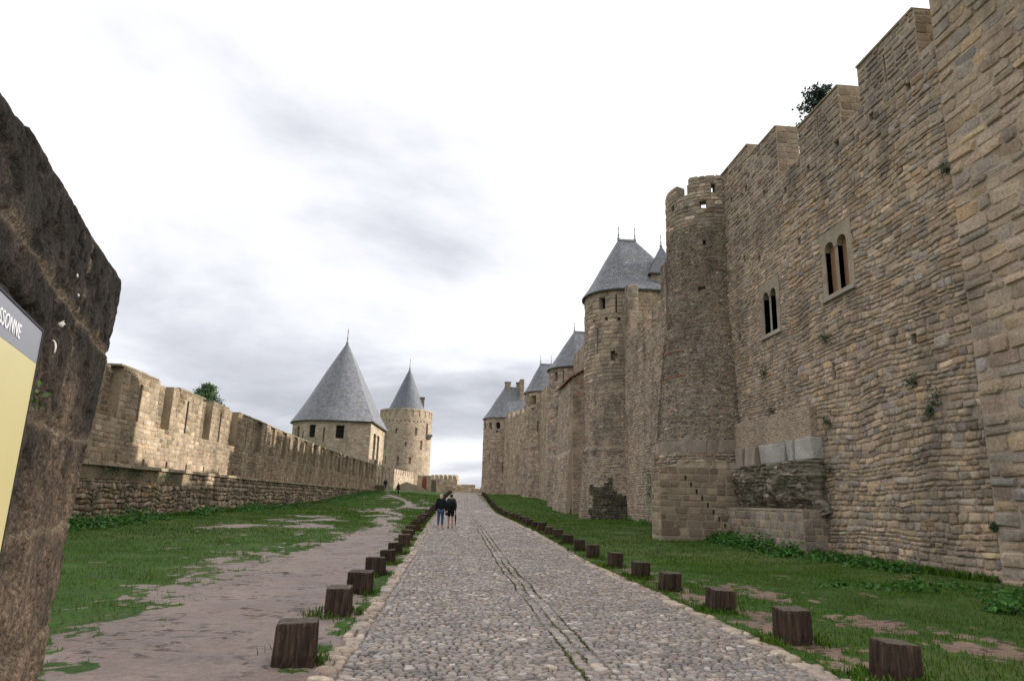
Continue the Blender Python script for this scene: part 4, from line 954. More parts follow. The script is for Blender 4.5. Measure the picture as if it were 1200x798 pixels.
def tower_a():
    cx, cy, R = -18.3, 111.0, 7.0
    root = thing('barbican_tower', (-18, 111, 1.8), 'large round tower with huge conical slate roof and sunlit flat side on the left', 'tower')
    pts = [(-11.75, 118.0), (-15, 118)]+arc(cx, cy, R, 90, 270, 46)+[(-15, 104.05), (-12.45, 104.2)]
    mp = PMap(pts, z0=1.0); L = mp.L; n0 = 11.75+0
    Ls = float(np.hypot(3.25, 0)+3.3); ua = lambda a: Ls+R*rad(a-90)
    H = 12.6-1.0; hl = []
    def h(a, za, zb, w, d): hl.append((ua(a)-w/2, ua(a)+w/2, za-1, zb-1, d))
    # angles seen from the camera: the tower faces about 279 deg
    h(221, 9.9, 11.7, .8, .5); h(246, 10, 11.9, 1.1, .55); h(291-10, 9.9, 11.9, 1.2, .55)
    h(232, 9.0, 11.0, .3, .5); h(262, 9.3, 11.5, .32, .5); h(253, 8.1, 8.6, .5, .5); h(268, 7.9, 8.4, .4, .5); h(276, 7.6, 8.1, .4, .5); h(214, 9.8, 11.5, .5, .5)
    mb = MB(); slab(mb, mp, 0, L, 0, H, hl, .7, MORT, du=.5, dv=2); stones(mb, mp, 0, L, 0, H, (.4, .85), (.24, .36), ASHL+GREYB, hl, prot=(.0, .04), cut=.1, jit=.01, var=.08)
    for a, za, zb, w in ((221, 9.9, 11.7, .8), (246, 10, 11.9, 1.1), (281, 9.9, 11.9, 1.2)):
        th = rad(a); n = np.array((math.cos(th), math.sin(th))); tn = np.array((-n[1], n[0])); c = np.array((cx, cy))+n*(R-.3)
        mw = MB(); q = [(*(c+tn*sg*w*.49+n*o), z) for o in (0, -.1) for sg, z in ((-1, za), (1, za), (1, zb), (-1, zb))]
        mw.add(q, np.array([(0, 1, 2, 3), (4, 7, 6, 5), (0, 4, 5, 1), (1, 5, 6, 2), (2, 6, 7, 3), (3, 7, 4, 0)])); mw.build('window', M_DARK, root)
    # flat gorge wall
    g = PMap([(-12.45, 104.2), (-11.75, 118.0)], z0=1.0, smooth=False)
    gh = [(3.0, 5.2, 6.0, 10.2, .5), (6.6, 8.8, 6.0, 10.2, .5), (.8, 2.6, .5, 4.6, .6), (6.2, 8.2, .5, 5.4, .6), (10.5, 12.0, .5, 3.8, .6)]
    slab(mb, g, 0, g.L, 0, H, gh, .9, (.46, .385, .28)); stones(mb, g, 0, g.L, 0, H, (.5, 1.0), (.3, .45), [(3, .47, .39, .28), (1, .42, .34, .24)], gh, prot=(.0, .03), cut=.1, jit=.008)
    mb.build('tower_body', M_FARST, root)
    for (a, b, c, d, e) in gh[:2]:
        mw = MB(); q = g(np.array([a, b, b, a]*2), np.array([c, c, d, d]*2), np.array([-.42]*4+[-.47]*4)); mw.add(q, np.array([(0, 1, 2, 3), (4, 7, 6, 5), (0, 4, 5, 1), (1, 5, 6, 2), (2, 6, 7, 3), (3, 7, 4, 0)])); mw.build('window', M_DARK, root)
    for (a, b, c, d, e) in gh[2:]:
        mw = MB(); q = g(np.array([a, b, b, a]*2), np.array([c, c, d, d]*2), np.array([-.5]*4+[-.56]*4)); mw.add(q, np.array([(0, 1, 2, 3), (4, 7, 6, 5), (0, 4, 5, 1), (1, 5, 6, 2), (2, 6, 7, 3), (3, 7, 4, 0)])); mw.build('door', M_WOODW, root)
    out = [(-11.25, 118.6)]+arc(cx, cy, R+.45, 90, 270, 60)+[(-12.0, 103.6)]
    o2 = list(map(np.array, out))
    for q in range(1, 25): o2.append(np.array(out[-1])*(1-q/24)+np.array(out[0])*q/24)
    mr = MB(); roof_loft(mr, o2, [np.array((-18.1, 111.0))]*len(o2), 12.6, 26.2, flare=.7, rings=24); mr.build('roof', M_SLATE, root)
    finial(root, -18.1, 111, 25.9, 2.8, 2.2)
tower_a()

def tower_b():
    cx, cy, R = -10.5, 150.0, 5.6
    root = thing('round_keep', (cx, cy, 3), 'farther round tower on the left with a small slate cone inside its parapet', 'tower')
    mp = PMap(arc(cx, cy, R, 95, 455, 80), z0=2.0); L = mp.L; ua = lambda a: (a-95)/360*L
    H = 18.0; hl = []
    def h(a, za, zb, w, d=.5): hl.append((ua(a)-w/2, ua(a)+w/2, za-2, zb-2, d))
    # camera looks at 274 deg
    for a in range(196, 360, 15): h(a, 18.3, 19.7, .75, .14)
    for a in range(200, 352, 9): h(a, 17.2, 17.5, .3)
    for a, z, w, hh in ((214, 15, .5, 1.6), (254, 14.6, .45, 1.1), (297, 14.4, .6, 1.6), (276, 12, .4, .9), (232, 8.3, .3, 1.8), (262, 8, .5, 2), (287, 8.5, .55, 1.4), (312, 11.5, .6, 2), (277, 5.6, .5, .4), (223, 7.7, .4, .5)): h(a, z, z+hh, w)
    mb = MB(); slab(mb, mp, 0, L, 0, H, hl, .8, MORT, du=.5, dv=3); stones(mb, mp, 0, L, 0, H, (.35, .8), (.2, .32), GREYB+ASHL, hl, prot=(.0, .05), cut=.12, jit=.01, var=.09)
    mb.build('tower_body', M_FARST, root)
    for a in (282, 298, 312):
        th = rad(a); n = np.array((math.cos(th), math.sin(th))); tn = np.array((-n[1], n[0])); c = np.array((cx, cy))+n*(R-.14)
        mw = MB(); q = [(*(c+tn*s*.36+n*o), z) for o in (0, -.1) for s, z in ((-1, 18.35), (1, 18.35), (1, 19.65), (-1, 19.65))]
        mw.add(q, np.array([(0, 1, 2, 3), (4, 7, 6, 5), (0, 4, 5, 1), (1, 5, 6, 2), (2, 6, 7, 3), (3, 7, 4, 0)]), (.42, .29, .22)); mw.build('brick_infill', M_FARST, root)
    mb = MB(); o = arc(cx, cy, 4.35, 0, 360, 64); roof_loft(mb, o, [np.array((cx+.1, cy))]*64, 19.4, 29.6, flare=.3, rings=16); mb.build('roof', M_SLATE2, root)
    mb = MB(); 
    ring = arc(cx, cy, R-.6, 0, 360, 48); kk = np.arange(47)
    mb.add(np.concatenate([np.array([(x, y, 19.3) for x, y in ring]), [(cx, cy, 19.3)]]), np.stack([kk, kk+1, np.full(47, 48)], 1), (.2, .18, .15)); mb.build('roof_walk', M_FARST, root)
    finial(root, cx+.1, cy, 29.4, 2.6, 1.8)
    mb = MB(); mb.box(-7.7, -6.8, 149.5, 150.5, 19.6, 22.9, (.2, .17, .14)); mb.box(-7.8, -6.7, 149.4, 150.6, 22.9, 23.2, (.16, .13, .11)); mb.build('chimney', M_FARST, root)
    th = rad(335); c = np.array((cx, cy))+np.array((math.cos(th), math.sin(th)))*(R+.3)
    mb = MB(); mb.box(c[0]-.9, c[0]+.6, c[1]-.8, c[1]+.8, 14.5, 14.9, (.28, .24, .18)); mb.box(c[0]-.9, c[0]+.3, c[1]-.6, c[1]+.6, 14.0, 14.5, (.25, .21, .16)); mb.box(c[0]-.7, c[0]-.4, c[1]-.8, c[1]-.55, 14.9, 17.2, (.25, .21, .16)); mb.build('bartizan', M_FARST, root)
    mb = MB(); mb.box(-6.1, -5.2, 145.9, 146.05, 3.2, 5.9, (.3, .08, .06)); mb.build('door', M_RED, root)
    mb = MB(); mb.box(-7.6, -6.15, 145.6, 146.4, 1.5, 6.3, (.36, .29, .2)); mb.box(-5.15, -4.2, 145.6, 146.4, 1.5, 6.3, (.36, .29, .2)); mb.box(-6.1, -5.2, 146.06, 146.4, 1.5, 6.3, (.3, .25, .18)); mb.build('doorway', M_FARST, root)
    mb = MB(); v = [(-5.0, 146, 1.5), (-2.9, 146, 1.5), (-3.2, 146, 5.4), (-4.2, 146, 5.5), (-5.0, 150, 1.5), (-2.9, 150, 1.5), (-3.2, 150, 5.4), (-4.2, 150, 5.5)]
    mb.add(v, np.array([(0, 1, 2, 3), (4, 7, 6, 5), (0, 4, 5, 1), (1, 5, 6, 2), (2, 6, 7, 3), (3, 7, 4, 0)]), (.13, .11, .09)); mb.build('dark_buttress', M_MOSSY, root)
tower_b()

# low walls around the far end of the road
curtain('low_wall', 'low grey battlemented wall between the two conical roofed towers on the left', (-11.6, 118.3), (-7.7, 146), [(2.0*k, 2.0*k+.5, 5.7+.0*k) for k in range(14)], 6.7, GREYB, (.4, .8), (.25, .4), mat=M_FARST, bottom=1.5)
def ramp_wall():
    mb = MB(); pr = [(-9.2, 1.5), (-9.2, 3.5), (-7.6, 4.25), (-5.2, 3.6), (-3.6, 2.6), (-3.6, 1.5)]
    n = len(pr); V = [(x, y, z) for y in (118, 119) for x, z in pr]
    F = [(k, (k+1) % n, (k+1) % n+n, k+n) for k in range(n)]
    mb.add(V, [np.array(F), np.array([list(range(n))[::-1], list(range(n, 2*n))])], (.40, .335, .245))
    mp = PMap([(-9.2, 118), (-3.6, 118)], z0=1.5, smooth=False)
    tag(mb.build('low_wall', M_FARST, loc=(-6.4, 118, 2)), 'short pale sloping parapet at the top of the lawn near the red door', 'wall')
ramp_wall()
curtain('battlement_wall', 'high distant battlemented wall just right of the small cone roofed tower', (-5.2, 178), (1.4, 174), [(.6+1.3*k, 1.1+1.3*k, 6.6) for k in range(6)], 7.6, GREYB, (.5, 1), (.3, .5), mat=M_FARST, bottom=0)
curtain('low_wall', 'plain sunlit low wall crossing behind the crest of the road', (-3.6, 160), (5.4, 158), [(0, 6.0, 4.9)], 5.0, ASHL, (.5, 1), (.3, .5), mat=M_FARST, bottom=0)
curtain('low_wall', 'short dark wall at the crest of the road beside the farthest round tower', (4.6, 150), (9.6, 141), [(0, 3, 3.9)], 4.3, GREYB, (.5, 1), (.3, .5), mat=M_FARST, bottom=0)

# ================================================================== FOREGROUND PILLAR AND PANEL
PD = np.array((math.sin(rad(-18.7)), math.cos(rad(-18.7)))); PE = np.array((-.855, 1.70)); PN = np.array((PD[1], -PD[0]))
def fp(s, z, d):
    s = np.asarray(s, float); d = np.asarray(d, float)
    return np.stack([PE[0]-PD[0]*s+PN[0]*d, PE[1]-PD[1]*s+PN[1]*d, np.asarray(z, float)+0*s], -1)
def pill_d(Sg, Z, want=False):
    jz = np.minimum.reduce([np.abs(Z-q-(fbm(Sg*6, Z*0+q, 7, 3)-.5)*.03) for q in (.72, 1.318, 1.53, 1.712, 1.93)])
    js = np.where(Z < 1.712, np.abs(Sg-.40-(fbm(Z*7, Z*0, 8, 3)-.5)*.05), 9); js = np.where(Z > 1.72, np.abs(Sg-.42-(fbm(Z*7, Z*0, 18, 3)-.5)*.03), js)
    jd = np.minimum(jz, js)
    if want: return jd
    cut = -.008*np.exp(-(jd/.005)**2)
    pit = -(sstep(.52, .70, fbm(Sg*30, Z*34, 13, 4)))*.011; big = (fbm(Sg*3.2, Z*3.2, 14, 4)-.5)*.009; fine = (fbm(Sg*70, Z*70, 15, 2)-.5)*.004
    crack = -.022*np.exp(-(np.abs(Z-(1.862-.05*(Sg-.8))-(fbm(Sg*9, Z*0, 4, 3)-.5)*.05)/.007)**2)*((Sg > .70) & (Sg < 1.15))
    return cut+pit+big+fine+crack
PILL_S = [0, .05, .38, .62, .9, 1.14, 1.5]; PILL_Z = [2.12, 2.14, 2.105, 2.088, 2.07, 2.02, 2.0]
def pillar():
    # outline measured on the face: s = distance back from the far edge
    mb = MB(); ns, nz = 260, 420
    S = np.linspace(0, 1.5, ns)**1.0; ztop = np.interp(S, PILL_S, PILL_Z)
    Tt = np.linspace(0, 1, nz); Sg, Tg = np.meshgrid(S, Tt, indexing='ij'); Z = -.1+(ztop[:, None]+.1)*Tg
    lean = np.interp(Z, [0, 1.2, 1.515, 1.70, 1.845, 2.14, 2.5], [.10, .071, .027, -.015, -.067, -.124, -.13])
    e = np.minimum(np.minimum(Sg/.025, 1), np.minimum((ztop[:, None]-Z)/.02, 1)); rd = -(1-np.clip(e, 0, 1))**2*.010
    D = rd+pill_d(Sg, Z); D[:, 0] = D[:, 1]
    P = fp(Sg+lean*np.clip(1-Sg/1.2, 0, 1), Z, D); i, j = np.meshgrid(np.arange(ns-1), np.arange(nz-1), indexing='ij'); a = (i*nz+j).ravel()
    mb.add(P.reshape(-1, 3), np.stack([a, a+1, a+1+nz, a+nz], 1), np.repeat(np.clip(np.exp(-(pill_d(Sg, Z, True)/.011)**2)*(.3+1.2*fbm(Sg*20, Z*20, 55, 3)), 0, 1).reshape(-1, 1), 3, 1), smooth=True)
    for line, nn in ((P[0], nz), (P[:, -1], ns)):
        rows = [line]; off = np.array((*(-PN), 0))
        for w in (.02, .1, .3, .55): 
            r = line+off*w; r = r+RNG.normal(0, .004, r.shape)
            if line is P[0] or nn == nz: r = r+np.array((*PD, 0))*.02*min(w*10, 1)
            rows.append(r)
        V = np.concatenate(rows); i, j = np.meshgrid(np.arange(4), np.arange(nn-1), indexing='ij'); a = (i*nn+j).ravel()
        mb.add(V, np.stack([a, a+1, a+1+nn, a+nn], 1), (0, 0, 0), smooth=True)
    # bird droppings and lichen flecks are marks of their own on the stone
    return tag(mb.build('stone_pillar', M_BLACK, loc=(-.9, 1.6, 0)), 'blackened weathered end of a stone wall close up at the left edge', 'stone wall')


pillar()
def bevel_box(mb, fn, a0, a1, z0, z1, d0, d1, col):
    q = fn(np.array([a0, a1, a1, a0]*2), np.array([z0, z0, z1, z1]*2), np.array([d1]*4+[d0]*4))
    mb.add(q, np.array([(0, 1, 2, 3), (4, 7, 6, 5), (0, 4, 5, 1), (1, 5, 6, 2), (2, 6, 7, 3), (3, 7, 4, 0)]), col)
def droppings():
    m = simple_mat('white_dropping', (.36, .35, .33), .8, .2)
    r = np.random.default_rng(3)
    for (s, z, w, h) in ((.50, 1.985, .002, .004), (.47, 1.955, .0025, .003), (.52, 1.885, .002, .006), (.56, 1.835, .002, .012)):
        n = 12; a = np.linspace(0, 2*np.pi, n, endpoint=False); rr = r.uniform(.55, 1.15, n)
        ln = np.interp(z, [1.2, 1.515, 1.70, 1.845, 2.14], [.071, .027, -.015, -.067, -.124])*(1-s/1.2)
        us, zs = s+np.cos(a)*rr*w*1.6, z+np.sin(a)*rr*h; ring = fp(us+ln, zs, pill_d(us, zs)+.0015); c = fp(np.array([s+ln]), np.array([z]), pill_d(np.array([s]), np.array([z]))+.003); b = fp(us+ln, zs, np.full(n, -.05))
        mb = MB(); k = np.arange(n); mb.add(np.concatenate([ring, c, b]), [np.stack([k, (k+1) % n, np.full(n, n)], 1), np.stack([k+n+1, (k+1) % n+n+1, (k+1) % n, k], 1)], (.6, .6, .57), smooth=True)
        o = mb.build('bird_dropping', m); o.parent = bpy.data.objects['stone_pillar']; o.location = -Vector(bpy.data.objects['stone_pillar'].location)
droppings()
def panel():
    root = thing('information_panel', tuple(fp(1.0, 1.2, .05)), 'yellow information panel with a grey heading strip fixed to the dark stone', 'sign')
    D0, D1 = .010, .020
    m_y = simple_mat('yellow_enamel', (.40, .355, .18), .32, .06, 3, .02, .5); m_g = simple_mat('grey_enamel', (.155, .16, .19), .32, .08, 3, .02, .5); m_w = simple_mat('white_print', (.62, .63, .66), .4, .02, 3, 0)
    m_b = simple_mat('black_edge', (.012, .012, .014), .45, .1, 3, 0)
    mb = MB(); bevel_box(mb, fp, .722, 1.42, 1.13, 1.7725, D0, D1, (.5, .5, .5)); mb.build('panel_face', m_y, root)
    mb = MB(); bevel_box(mb, fp, .722, 1.42, 1.773, 1.8195, D0, D1, (.5, .5, .5)); mb.build('heading_strip', m_g, root)
    mb = MB(); bevel_box(mb, fp, .718, 1.424, 1.1275, 1.8235, -.04, D0-.001, (.5, .5, .5)); bevel_box(mb, fp, .718, 1.424, 1.8205, 1.8235, D0, D1+.001, (.5, .5, .5)); bevel_box(mb, fp, .718, .7215, 1.1275, 1.820, D0, D1+.001, (.5, .5, .5)); mb.build('panel_edge', m_b, root)
    cu = bpy.data.curves.new('letters', 'FONT'); cu.body = 'CARCASSONNE'; cu.size = .026; cu.align_x = 'RIGHT'; cu.extrude = .0004; cu.space_character = 1.08
    to = bpy.data.objects.new('letters', cu); COL.objects.link(to)
    bpy.context.view_layer.update(); me = bpy.data.meshes.new_from_object(to.evaluated_get(bpy.context.evaluated_depsgraph_get())); bpy.data.objects.remove(to)
    n = len(me.vertices); co = np.zeros(n*3); me.vertices.foreach_get('co', co); co = co.reshape(-1, 3)
    P = fp(.836-co[:, 0]*1.0, 1.786+co[:, 1], D1+.0006+co[:, 2]); b = np.array(root.location)
    me.vertices.foreach_set('co', (P-b).ravel().astype(np.float32)); me.update(); me.materials.append(m_w)
    o = bpy.data.objects.new('lettering', me); COL.objects.link(o); o.parent = root
panel()

# ================================================================== BOLLARDS
def bollard_mesh(seed, w=.40, h=.50):
    r = np.random.default_rng(seed); n = 40; a = np.linspace(0, 2*np.pi, n, endpoint=False)+.02
    p = 16.0; rr = 1/(np.abs(np.cos(a))**p+np.abs(np.sin(a))**p)**(1/p)
    wx = w/2*r.uniform(.93, 1.08); wy = w/2*r.uniform(.93, 1.08)
    crack = np.zeros(n)
    for k in range(r.integers(1, 3)):
        c = r.integers(0, n); crack[c] += r.uniform(.012, .03)
    hs = np.array([-.12, .02, .12, h*.5, h*.8, h-.03, h-.006, h]); V = []
    tw = r.uniform(-.05, .05); lx, ly = r.uniform(-.015, .015, 2); tx, ty = r.uniform(-.04, .04, 2); taper = r.uniform(.93, 1.0)
    for i, z in enumerate(hs):
        f = max(z, 0)/h; sc = (1-(1-taper)*f)*(1-.02*(i >= 6)-.035*(i == 7)); fr = r.normal(0, .0022 if i > 1 else .010, n)
        if z < .1: fr += np.abs(r.normal(0, .018, n))
        q = rr*sc-(crack+fr)/(w/2)*(1 if i < 7 else 1.05)
        an = a+tw*f; x = q*np.cos(an)*wx+lx*f; y = q*np.sin(an)*wy+ly*f
        V.append(np.stack([x, y, z+(x*tx+y*ty)*f], 1))
    ti = V[-1].copy(); ctr = ti.mean(0); inner = ctr+(ti-ctr)*.5; inner[:, 2] += r.uniform(-.004, .006, n)
    V.append(inner); m = len(V); V = np.concatenate(V+[ctr[None]+(0, 0, .004)])
    k = np.arange(n); F = np.concatenate([np.stack([k+i*n, (k+1) % n+i*n, (k+1) % n+(i+1)*n, k+(i+1)*n], 1) for i in range(m-1)])
    mb = MB(); mb.add(V, [F, np.stack([k+(m-1)*n, (k+1) % n+(m-1)*n, np.full(n, m*n)], 1)], (.1, .1, .1)); return mb
ORD = ['nearest', 'second', 'third', 'fourth', 'fifth', 'sixth', 'seventh', 'eighth', 'ninth', 'tenth', 'eleventh', 'twelfth', 'thirteenth', 'fourteenth']
def bollards():
    protos = []
    rg = random.Random(4)
    def place(k, x, y, side):
        h = .50 if k else .55
        base = (x, y, float(zg(x, y))-.01)
        if k < 10 or not protos:
            o = bollard_mesh(100+k*2+(side == 'right'), .385 if side == 'left' else .36, .395 if side == 'left' else .375).build('wooden_bollard', M_WOOD)
            if k >= 3: protos.append(o)
        else:
            o = rg.choice(protos).copy(); COL.objects.link(o)
        o.location = base; o.rotation_euler = (0, 0, rad(rg.uniform(-7, 7))+(rg.choice((0, 1, 2, 3))*math.pi/2 if k >= 10 else 0)-(rad(6) if y > 60 else 0))
        s = rg.uniform(.92, 1.06); o.scale = (s, s*rg.uniform(.95, 1.05), s*rg.uniform(.90, 1.07)); o.rotation_euler[0] = rad(rg.gauss(0, 1.6)); o.rotation_euler[1] = rad(rg.gauss(0, 1.6))
        if k < len(ORD): lab = f'{ORD[k]} dark wooden block bollard from the front in the {side}-hand row'
        else: lab = f'small dark wooden bollard in the crowded far stretch of the {side}-hand row'
        tag(o, lab, 'bollard', f'wooden bollards along the {side} kerb')
    L = [7.30, 10.2, 12.45, 15.3, 18.0, 20.75]
    while L[-1] < 112: L.append(L[-1]+2.6+rg.uniform(-.15, .15))
    for k, y in enumerate(L): place(k, float(ROADL(y))-.36+(.05 if k == 0 else rg.uniform(-.06, .06)), y, 'left')
    R = [6.95, 8.78, 11.15, 13.7, 15.9, 18.4, 20.9]
    while R[-1] < 113: R.append(R[-1]+2.45+rg.uniform(-.15, .15))
    for k, y in enumerate(R): place(k, float(ROADR(y))+(.62 if k == 0 else .43)+rg.uniform(-.05, .05), y, 'right')
    return L, R
BL, BR = bollards()

# ================================================================== VEGETATION
def grass():
    r = np.random.default_rng(12); P = []; Hh = []; Ww = []
    def scatter(n, x0, x1, y0, y1, hh, ww, thr=.5, pw=1.0):
        x = r.uniform(x0, x1, n); y = y0+(y1-y0)*r.uniform(0, 1, n)**pw
        g = grass_mask(x, y); k = (g > thr+np.where(r.random(n) < .3, r.uniform(-.42, .2, n), r.uniform(-.12, .25, n))) & (np.hypot(x, y) > 1.5)
        x, y = x[k], y[k]; P.append(np.stack([x, y, zg(x, y)-.005], 1)); lush = .55+.9*fbm(x*.7, y*.7, 71, 3)
        Hh.append(r.uniform(*hh, len(x))*lush); Ww.append(r.uniform(*ww, len(x)))
    scatter(60000, -14, -1, 6, 22, (.03, .07), (.006, .011)); scatter(60000, -14, -1, 22, 48, (.03, .08), (.012, .022))
    scatter(35000, -13.5, -1, 48, 100, (.04, .09), (.03, .05))
    scatter(70000, 3.9, 12.3, 6, 20, (.03, .075), (.006, .011)); scatter(45000, 3.9, 12.3, 20, 48, (.03, .08), (.012, .022)); scatter(20000, 3.9, 12, 48, 110, (.04, .1), (.03, .05))
    # tufts round the bollards and along the kerbs
    for row, s in ((BL, -1), (BR, 1)):
        for y in row[:20]:
            xc = float(ROADL(y))-.36 if s < 0 else float(ROADR(y))+.45
            n = 420; a = r.uniform(0, 2*np.pi, n); q = .24+np.abs(r.normal(0, .11, n))
            x = xc+np.cos(a)*q*1.05; yy = y+np.sin(a)*q; k = (x > float(ROADL(y))-.9) & ((x < float(ROADL(y))+.02) | (x > float(ROADR(y))-.02)) & (fbm(x*2.3, yy*2.3, 15, 2) > .42)
            x, yy = x[k], yy[k]; P.append(np.stack([x, yy, zg(x, yy)-.005], 1)); Hh.append(r.uniform(.05, .13, len(x))); Ww.append(r.uniform(.008, .016, len(x))*(1+y/40))
    # longer growth at the wall feet
    for x0, x1, y0, y1, n in ((-13.75, -13.2, 24, 96, 14000), (11.9, 12.3, 15, 22, 2600), (10.9, 11.4, 21.8, 29.6, 2600)):
        y = r.uniform(y0, y1, n); off = np.interp(y, [0, 57, 65, 73, 81, 90, 99], [0, .15, .5, .95, 1.6, 2.5, 3.6]) if x0 < 0 else 0
        x = r.uniform(x0, x1, n)+off; P.append(np.stack([x, y, zg(x, y)-.005], 1)); Hh.append(r.uniform(.08, .26, n)); Ww.append(r.uniform(.015, .035, n))
    # moss and grass in the gutter joints
    n = 16000; y = 5+45*r.uniform(0, 1, n)**1.4; uu = r.choice([2.445, 2.755, 2.60], n, p=[.42, .42, .16])+r.normal(0, .018, n); k = fbm(uu*3, y*.6, 33, 3) > .33
    y, uu = y[k], uu[k]; x = ROADL(y)+(ROADR(y)-ROADL(y))*uu/5+(fbm(uu*1.2, y*1.2, 78, 2)-.5)*.1; P.append(np.stack([x, y, zg(x, y)-.02], 1)); Hh.append(r.uniform(.014, .032, len(x))); Ww.append(r.uniform(.01, .02, len(x))*(1+y/35))
    n = 9000; y = 5+40*r.uniform(0, 1, n)**1.3; x = ROADL(y)+r.uniform(.1, 4.9, n); k = fbm(x*1.9, y*1.3, 35, 4) > .60
    x, y = x[k], y[k]; P.append(np.stack([x, y, zg(x, y)-.01], 1)); Hh.append(r.uniform(.018, .04, len(x))); Ww.append(r.uniform(.006, .012, len(x))*(1+y/30))
    nmoss = len(P[-2])+len(P[-1]); P = np.concatenate(P); H = np.concatenate(Hh)[:, None]; Wd = np.concatenate(Ww)[:, None]; n = len(P)
    a = r.uniform(0, 2*np.pi, n); t = np.stack([np.cos(a), np.sin(a), 0*a], 1); b = np.stack([-np.sin(a), np.cos(a), 0*a], 1)*r.uniform(.1, .9, (n, 1)); up = np.array([0, 0, 1.0])
    V = np.stack([P-t*Wd/2, P+t*Wd/2, P+t*Wd*.38+up*H*.6+b*H*.3, P-t*Wd*.38+up*H*.6+b*H*.3, P+up*H*.95+b*H*.9], 1)
    base = (np.arange(n)*5)[:, None]
    hue = fbm(P[:, 0]*.4, P[:, 1]*.4, 81, 3)[:, None]; dry = sstep(.48, .62, fbm(P[:, 0]*.22, P[:, 1]*.12, 82, 3))[:, None]*.6
    c = (np.array([.048, .118, .012])*(1-hue)+np.array([.112, .180, .022])*hue)*r.uniform(.6, 1.35, (n, 1)); c = c*(1-dry*.5)+np.array([.13, .13, .05])*dry*.5*r.uniform(.3, 1.2, (n, 1))
    c[-nmoss:] = np.array([.150, .155, .065])*r.uniform(.5, 1.3, (nmoss, 1))
    mb = MB(); mb.add(V.reshape(-1, 3), [np.array([[0, 1, 2, 3]])+base, np.array([[3, 2, 4]])+base], np.repeat(c, 5, 0))
    m, t = newmat('grass_blade'); at = t.n('ShaderNodeAttribute', attribute_name='Col').outputs['Color']; principled(t, at, .8, spec=.06)
    tag(mb.build('grass', m), 'short green grass and weeds on the verges', kind='stuff')
grass()
def leaf_mat(name):
    m, t = newmat(name); at = t.n('ShaderNodeAttribute', attribute_name='Col').outputs['Color']
    p = t.n('ShaderNodeBsdfPrincipled', {'Base Color': at, 'Roughness': .5, 'Specular IOR Level': .3}); tr = t.n('ShaderNodeBsdfTranslucent', {'Color': at})
    mx = t.n('ShaderNodeMixShader', {0: .25, 1: p.outputs[0], 2: tr.outputs[0]}); t.n('ShaderNodeOutputMaterial', {0: mx.outputs[0]}); return m
M_LEAF = leaf_mat('leaf')
def leaves(mb, C, N, size, col, r, up=.35, aspect=.55):
    """C centres, N preferred normals: small folded leaf quads"""
    n = len(C); N = N+r.normal(0, .55, (n, 3)); N[:, 2] += up; N /= np.linalg.norm(N, axis=1)[:, None]
    t = np.cross(N, r.normal(0, 1, (n, 3))); t /= np.linalg.norm(t, axis=1)[:, None]; b = np.cross(N, t); s = r.uniform(.6, 1.3, (n, 1))*size
    V = np.stack([C-t*s, C+b*s*aspect+N*s*.15, C+t*s, C-b*s*aspect+N*s*.15], 1); base = (np.arange(n)*4)[:, None]
    c = np.array(col)*r.uniform(.5, 1.5, (n, 1))*np.exp(r.normal(0, .08, (n, 3)))
    mb.add(V.reshape(-1, 3), np.array([[0, 1, 2, 3]])+base, np.repeat(c, 4, 0))
def weeds():
    r = np.random.default_rng(21); mb = MB(); C = []; N = []
    def clump(x, y, rad_, h, k):
        q = r.normal(0, .45, (k, 2))*rad_; z = np.abs(r.normal(0, .5, k))*h*np.exp(-(q**2).sum(1)/rad_**2)
        C.append(np.stack([x+q[:, 0], y+q[:, 1], zg(x+q[:, 0], y+q[:, 1])+.02+z], 1)); N.append(np.stack([q[:, 0], q[:, 1], z*0+.6], 1))
    for _ in range(330):
        y = 24+72*r.uniform(0, 1)**1.3; x = np.interp(y, [0, 57, 65, 73, 81, 90, 99], [-13.3, -13.15, -12.8, -12.35, -11.7, -10.8, -9.7])+abs(r.normal(0, .35))
        if fbm(np.array([y*.3]), np.array([1.0]), 44, 3)[0] > .36: clump(x, y, r.uniform(.3, .7), r.uniform(.2, .55), 75)
    for _ in range(90): clump(10.9+r.normal(0, .3)-.0, r.uniform(21.5, 30), r.uniform(.2, .5), r.uniform(.2, .55), 70)
    for _ in range(60): clump(11.7+r.normal(0, .25), r.uniform(17, 22.0), r.uniform(.2, .4), r.uniform(.1, .3), 40)
    for _ in range(16): clump(9.9+r.normal(0, .8), r.uniform(11.0, 15.0), r.uniform(.3, .6), r.uniform(.08, .16), 70)
    for _ in range(40): clump(11.9+r.normal(0, .3), r.uniform(34, 60), r.uniform(.3, .7), r.uniform(.2, .5), 50)
    for _ in range(14): clump(-8.3+r.normal(0, .8), 92+r.normal(0, 3), .7, .7, 60)
    C = np.concatenate(C); N = np.concatenate(N); leaves(mb, C, N, .07, (.065, .175, .030), r); tag(mb.build('weeds', M_LEAF), 'leafy green weeds growing along the wall feet', kind='stuff')
weeds()
def wall_plant(name, label, c, n, k, spread, size, col=(.035, .075, .025), droop=.0, group='small plants rooted in the walls'):
    r = np.random.default_rng(int(abs(c[1]*100+c[2]*7))); mb = MB(); n = np.array(n, float)
    q = r.normal(0, 1, (k, 3))*np.array(spread); q += n*np.abs(r.normal(0, 1, (k, 1)))*spread[0]*.6; q[:, 2] -= droop*np.abs(r.normal(0, 1, k))
    leaves(mb, q+np.array(c), np.tile(n, (k, 1)), size, col, r)
    for _ in range(5):
        e = q[r.integers(0, k)]; mb.add([(c[0]-n[0]*.05, c[1], c[2]-.02), (c[0]-n[0]*.05, c[1]+.012, c[2]), tuple(np.array(c)+e)], np.array([[0, 1, 2]]), (.05, .06, .02))
    tag(mb.build(name, M_LEAF, loc=c), label, 'plant', group)
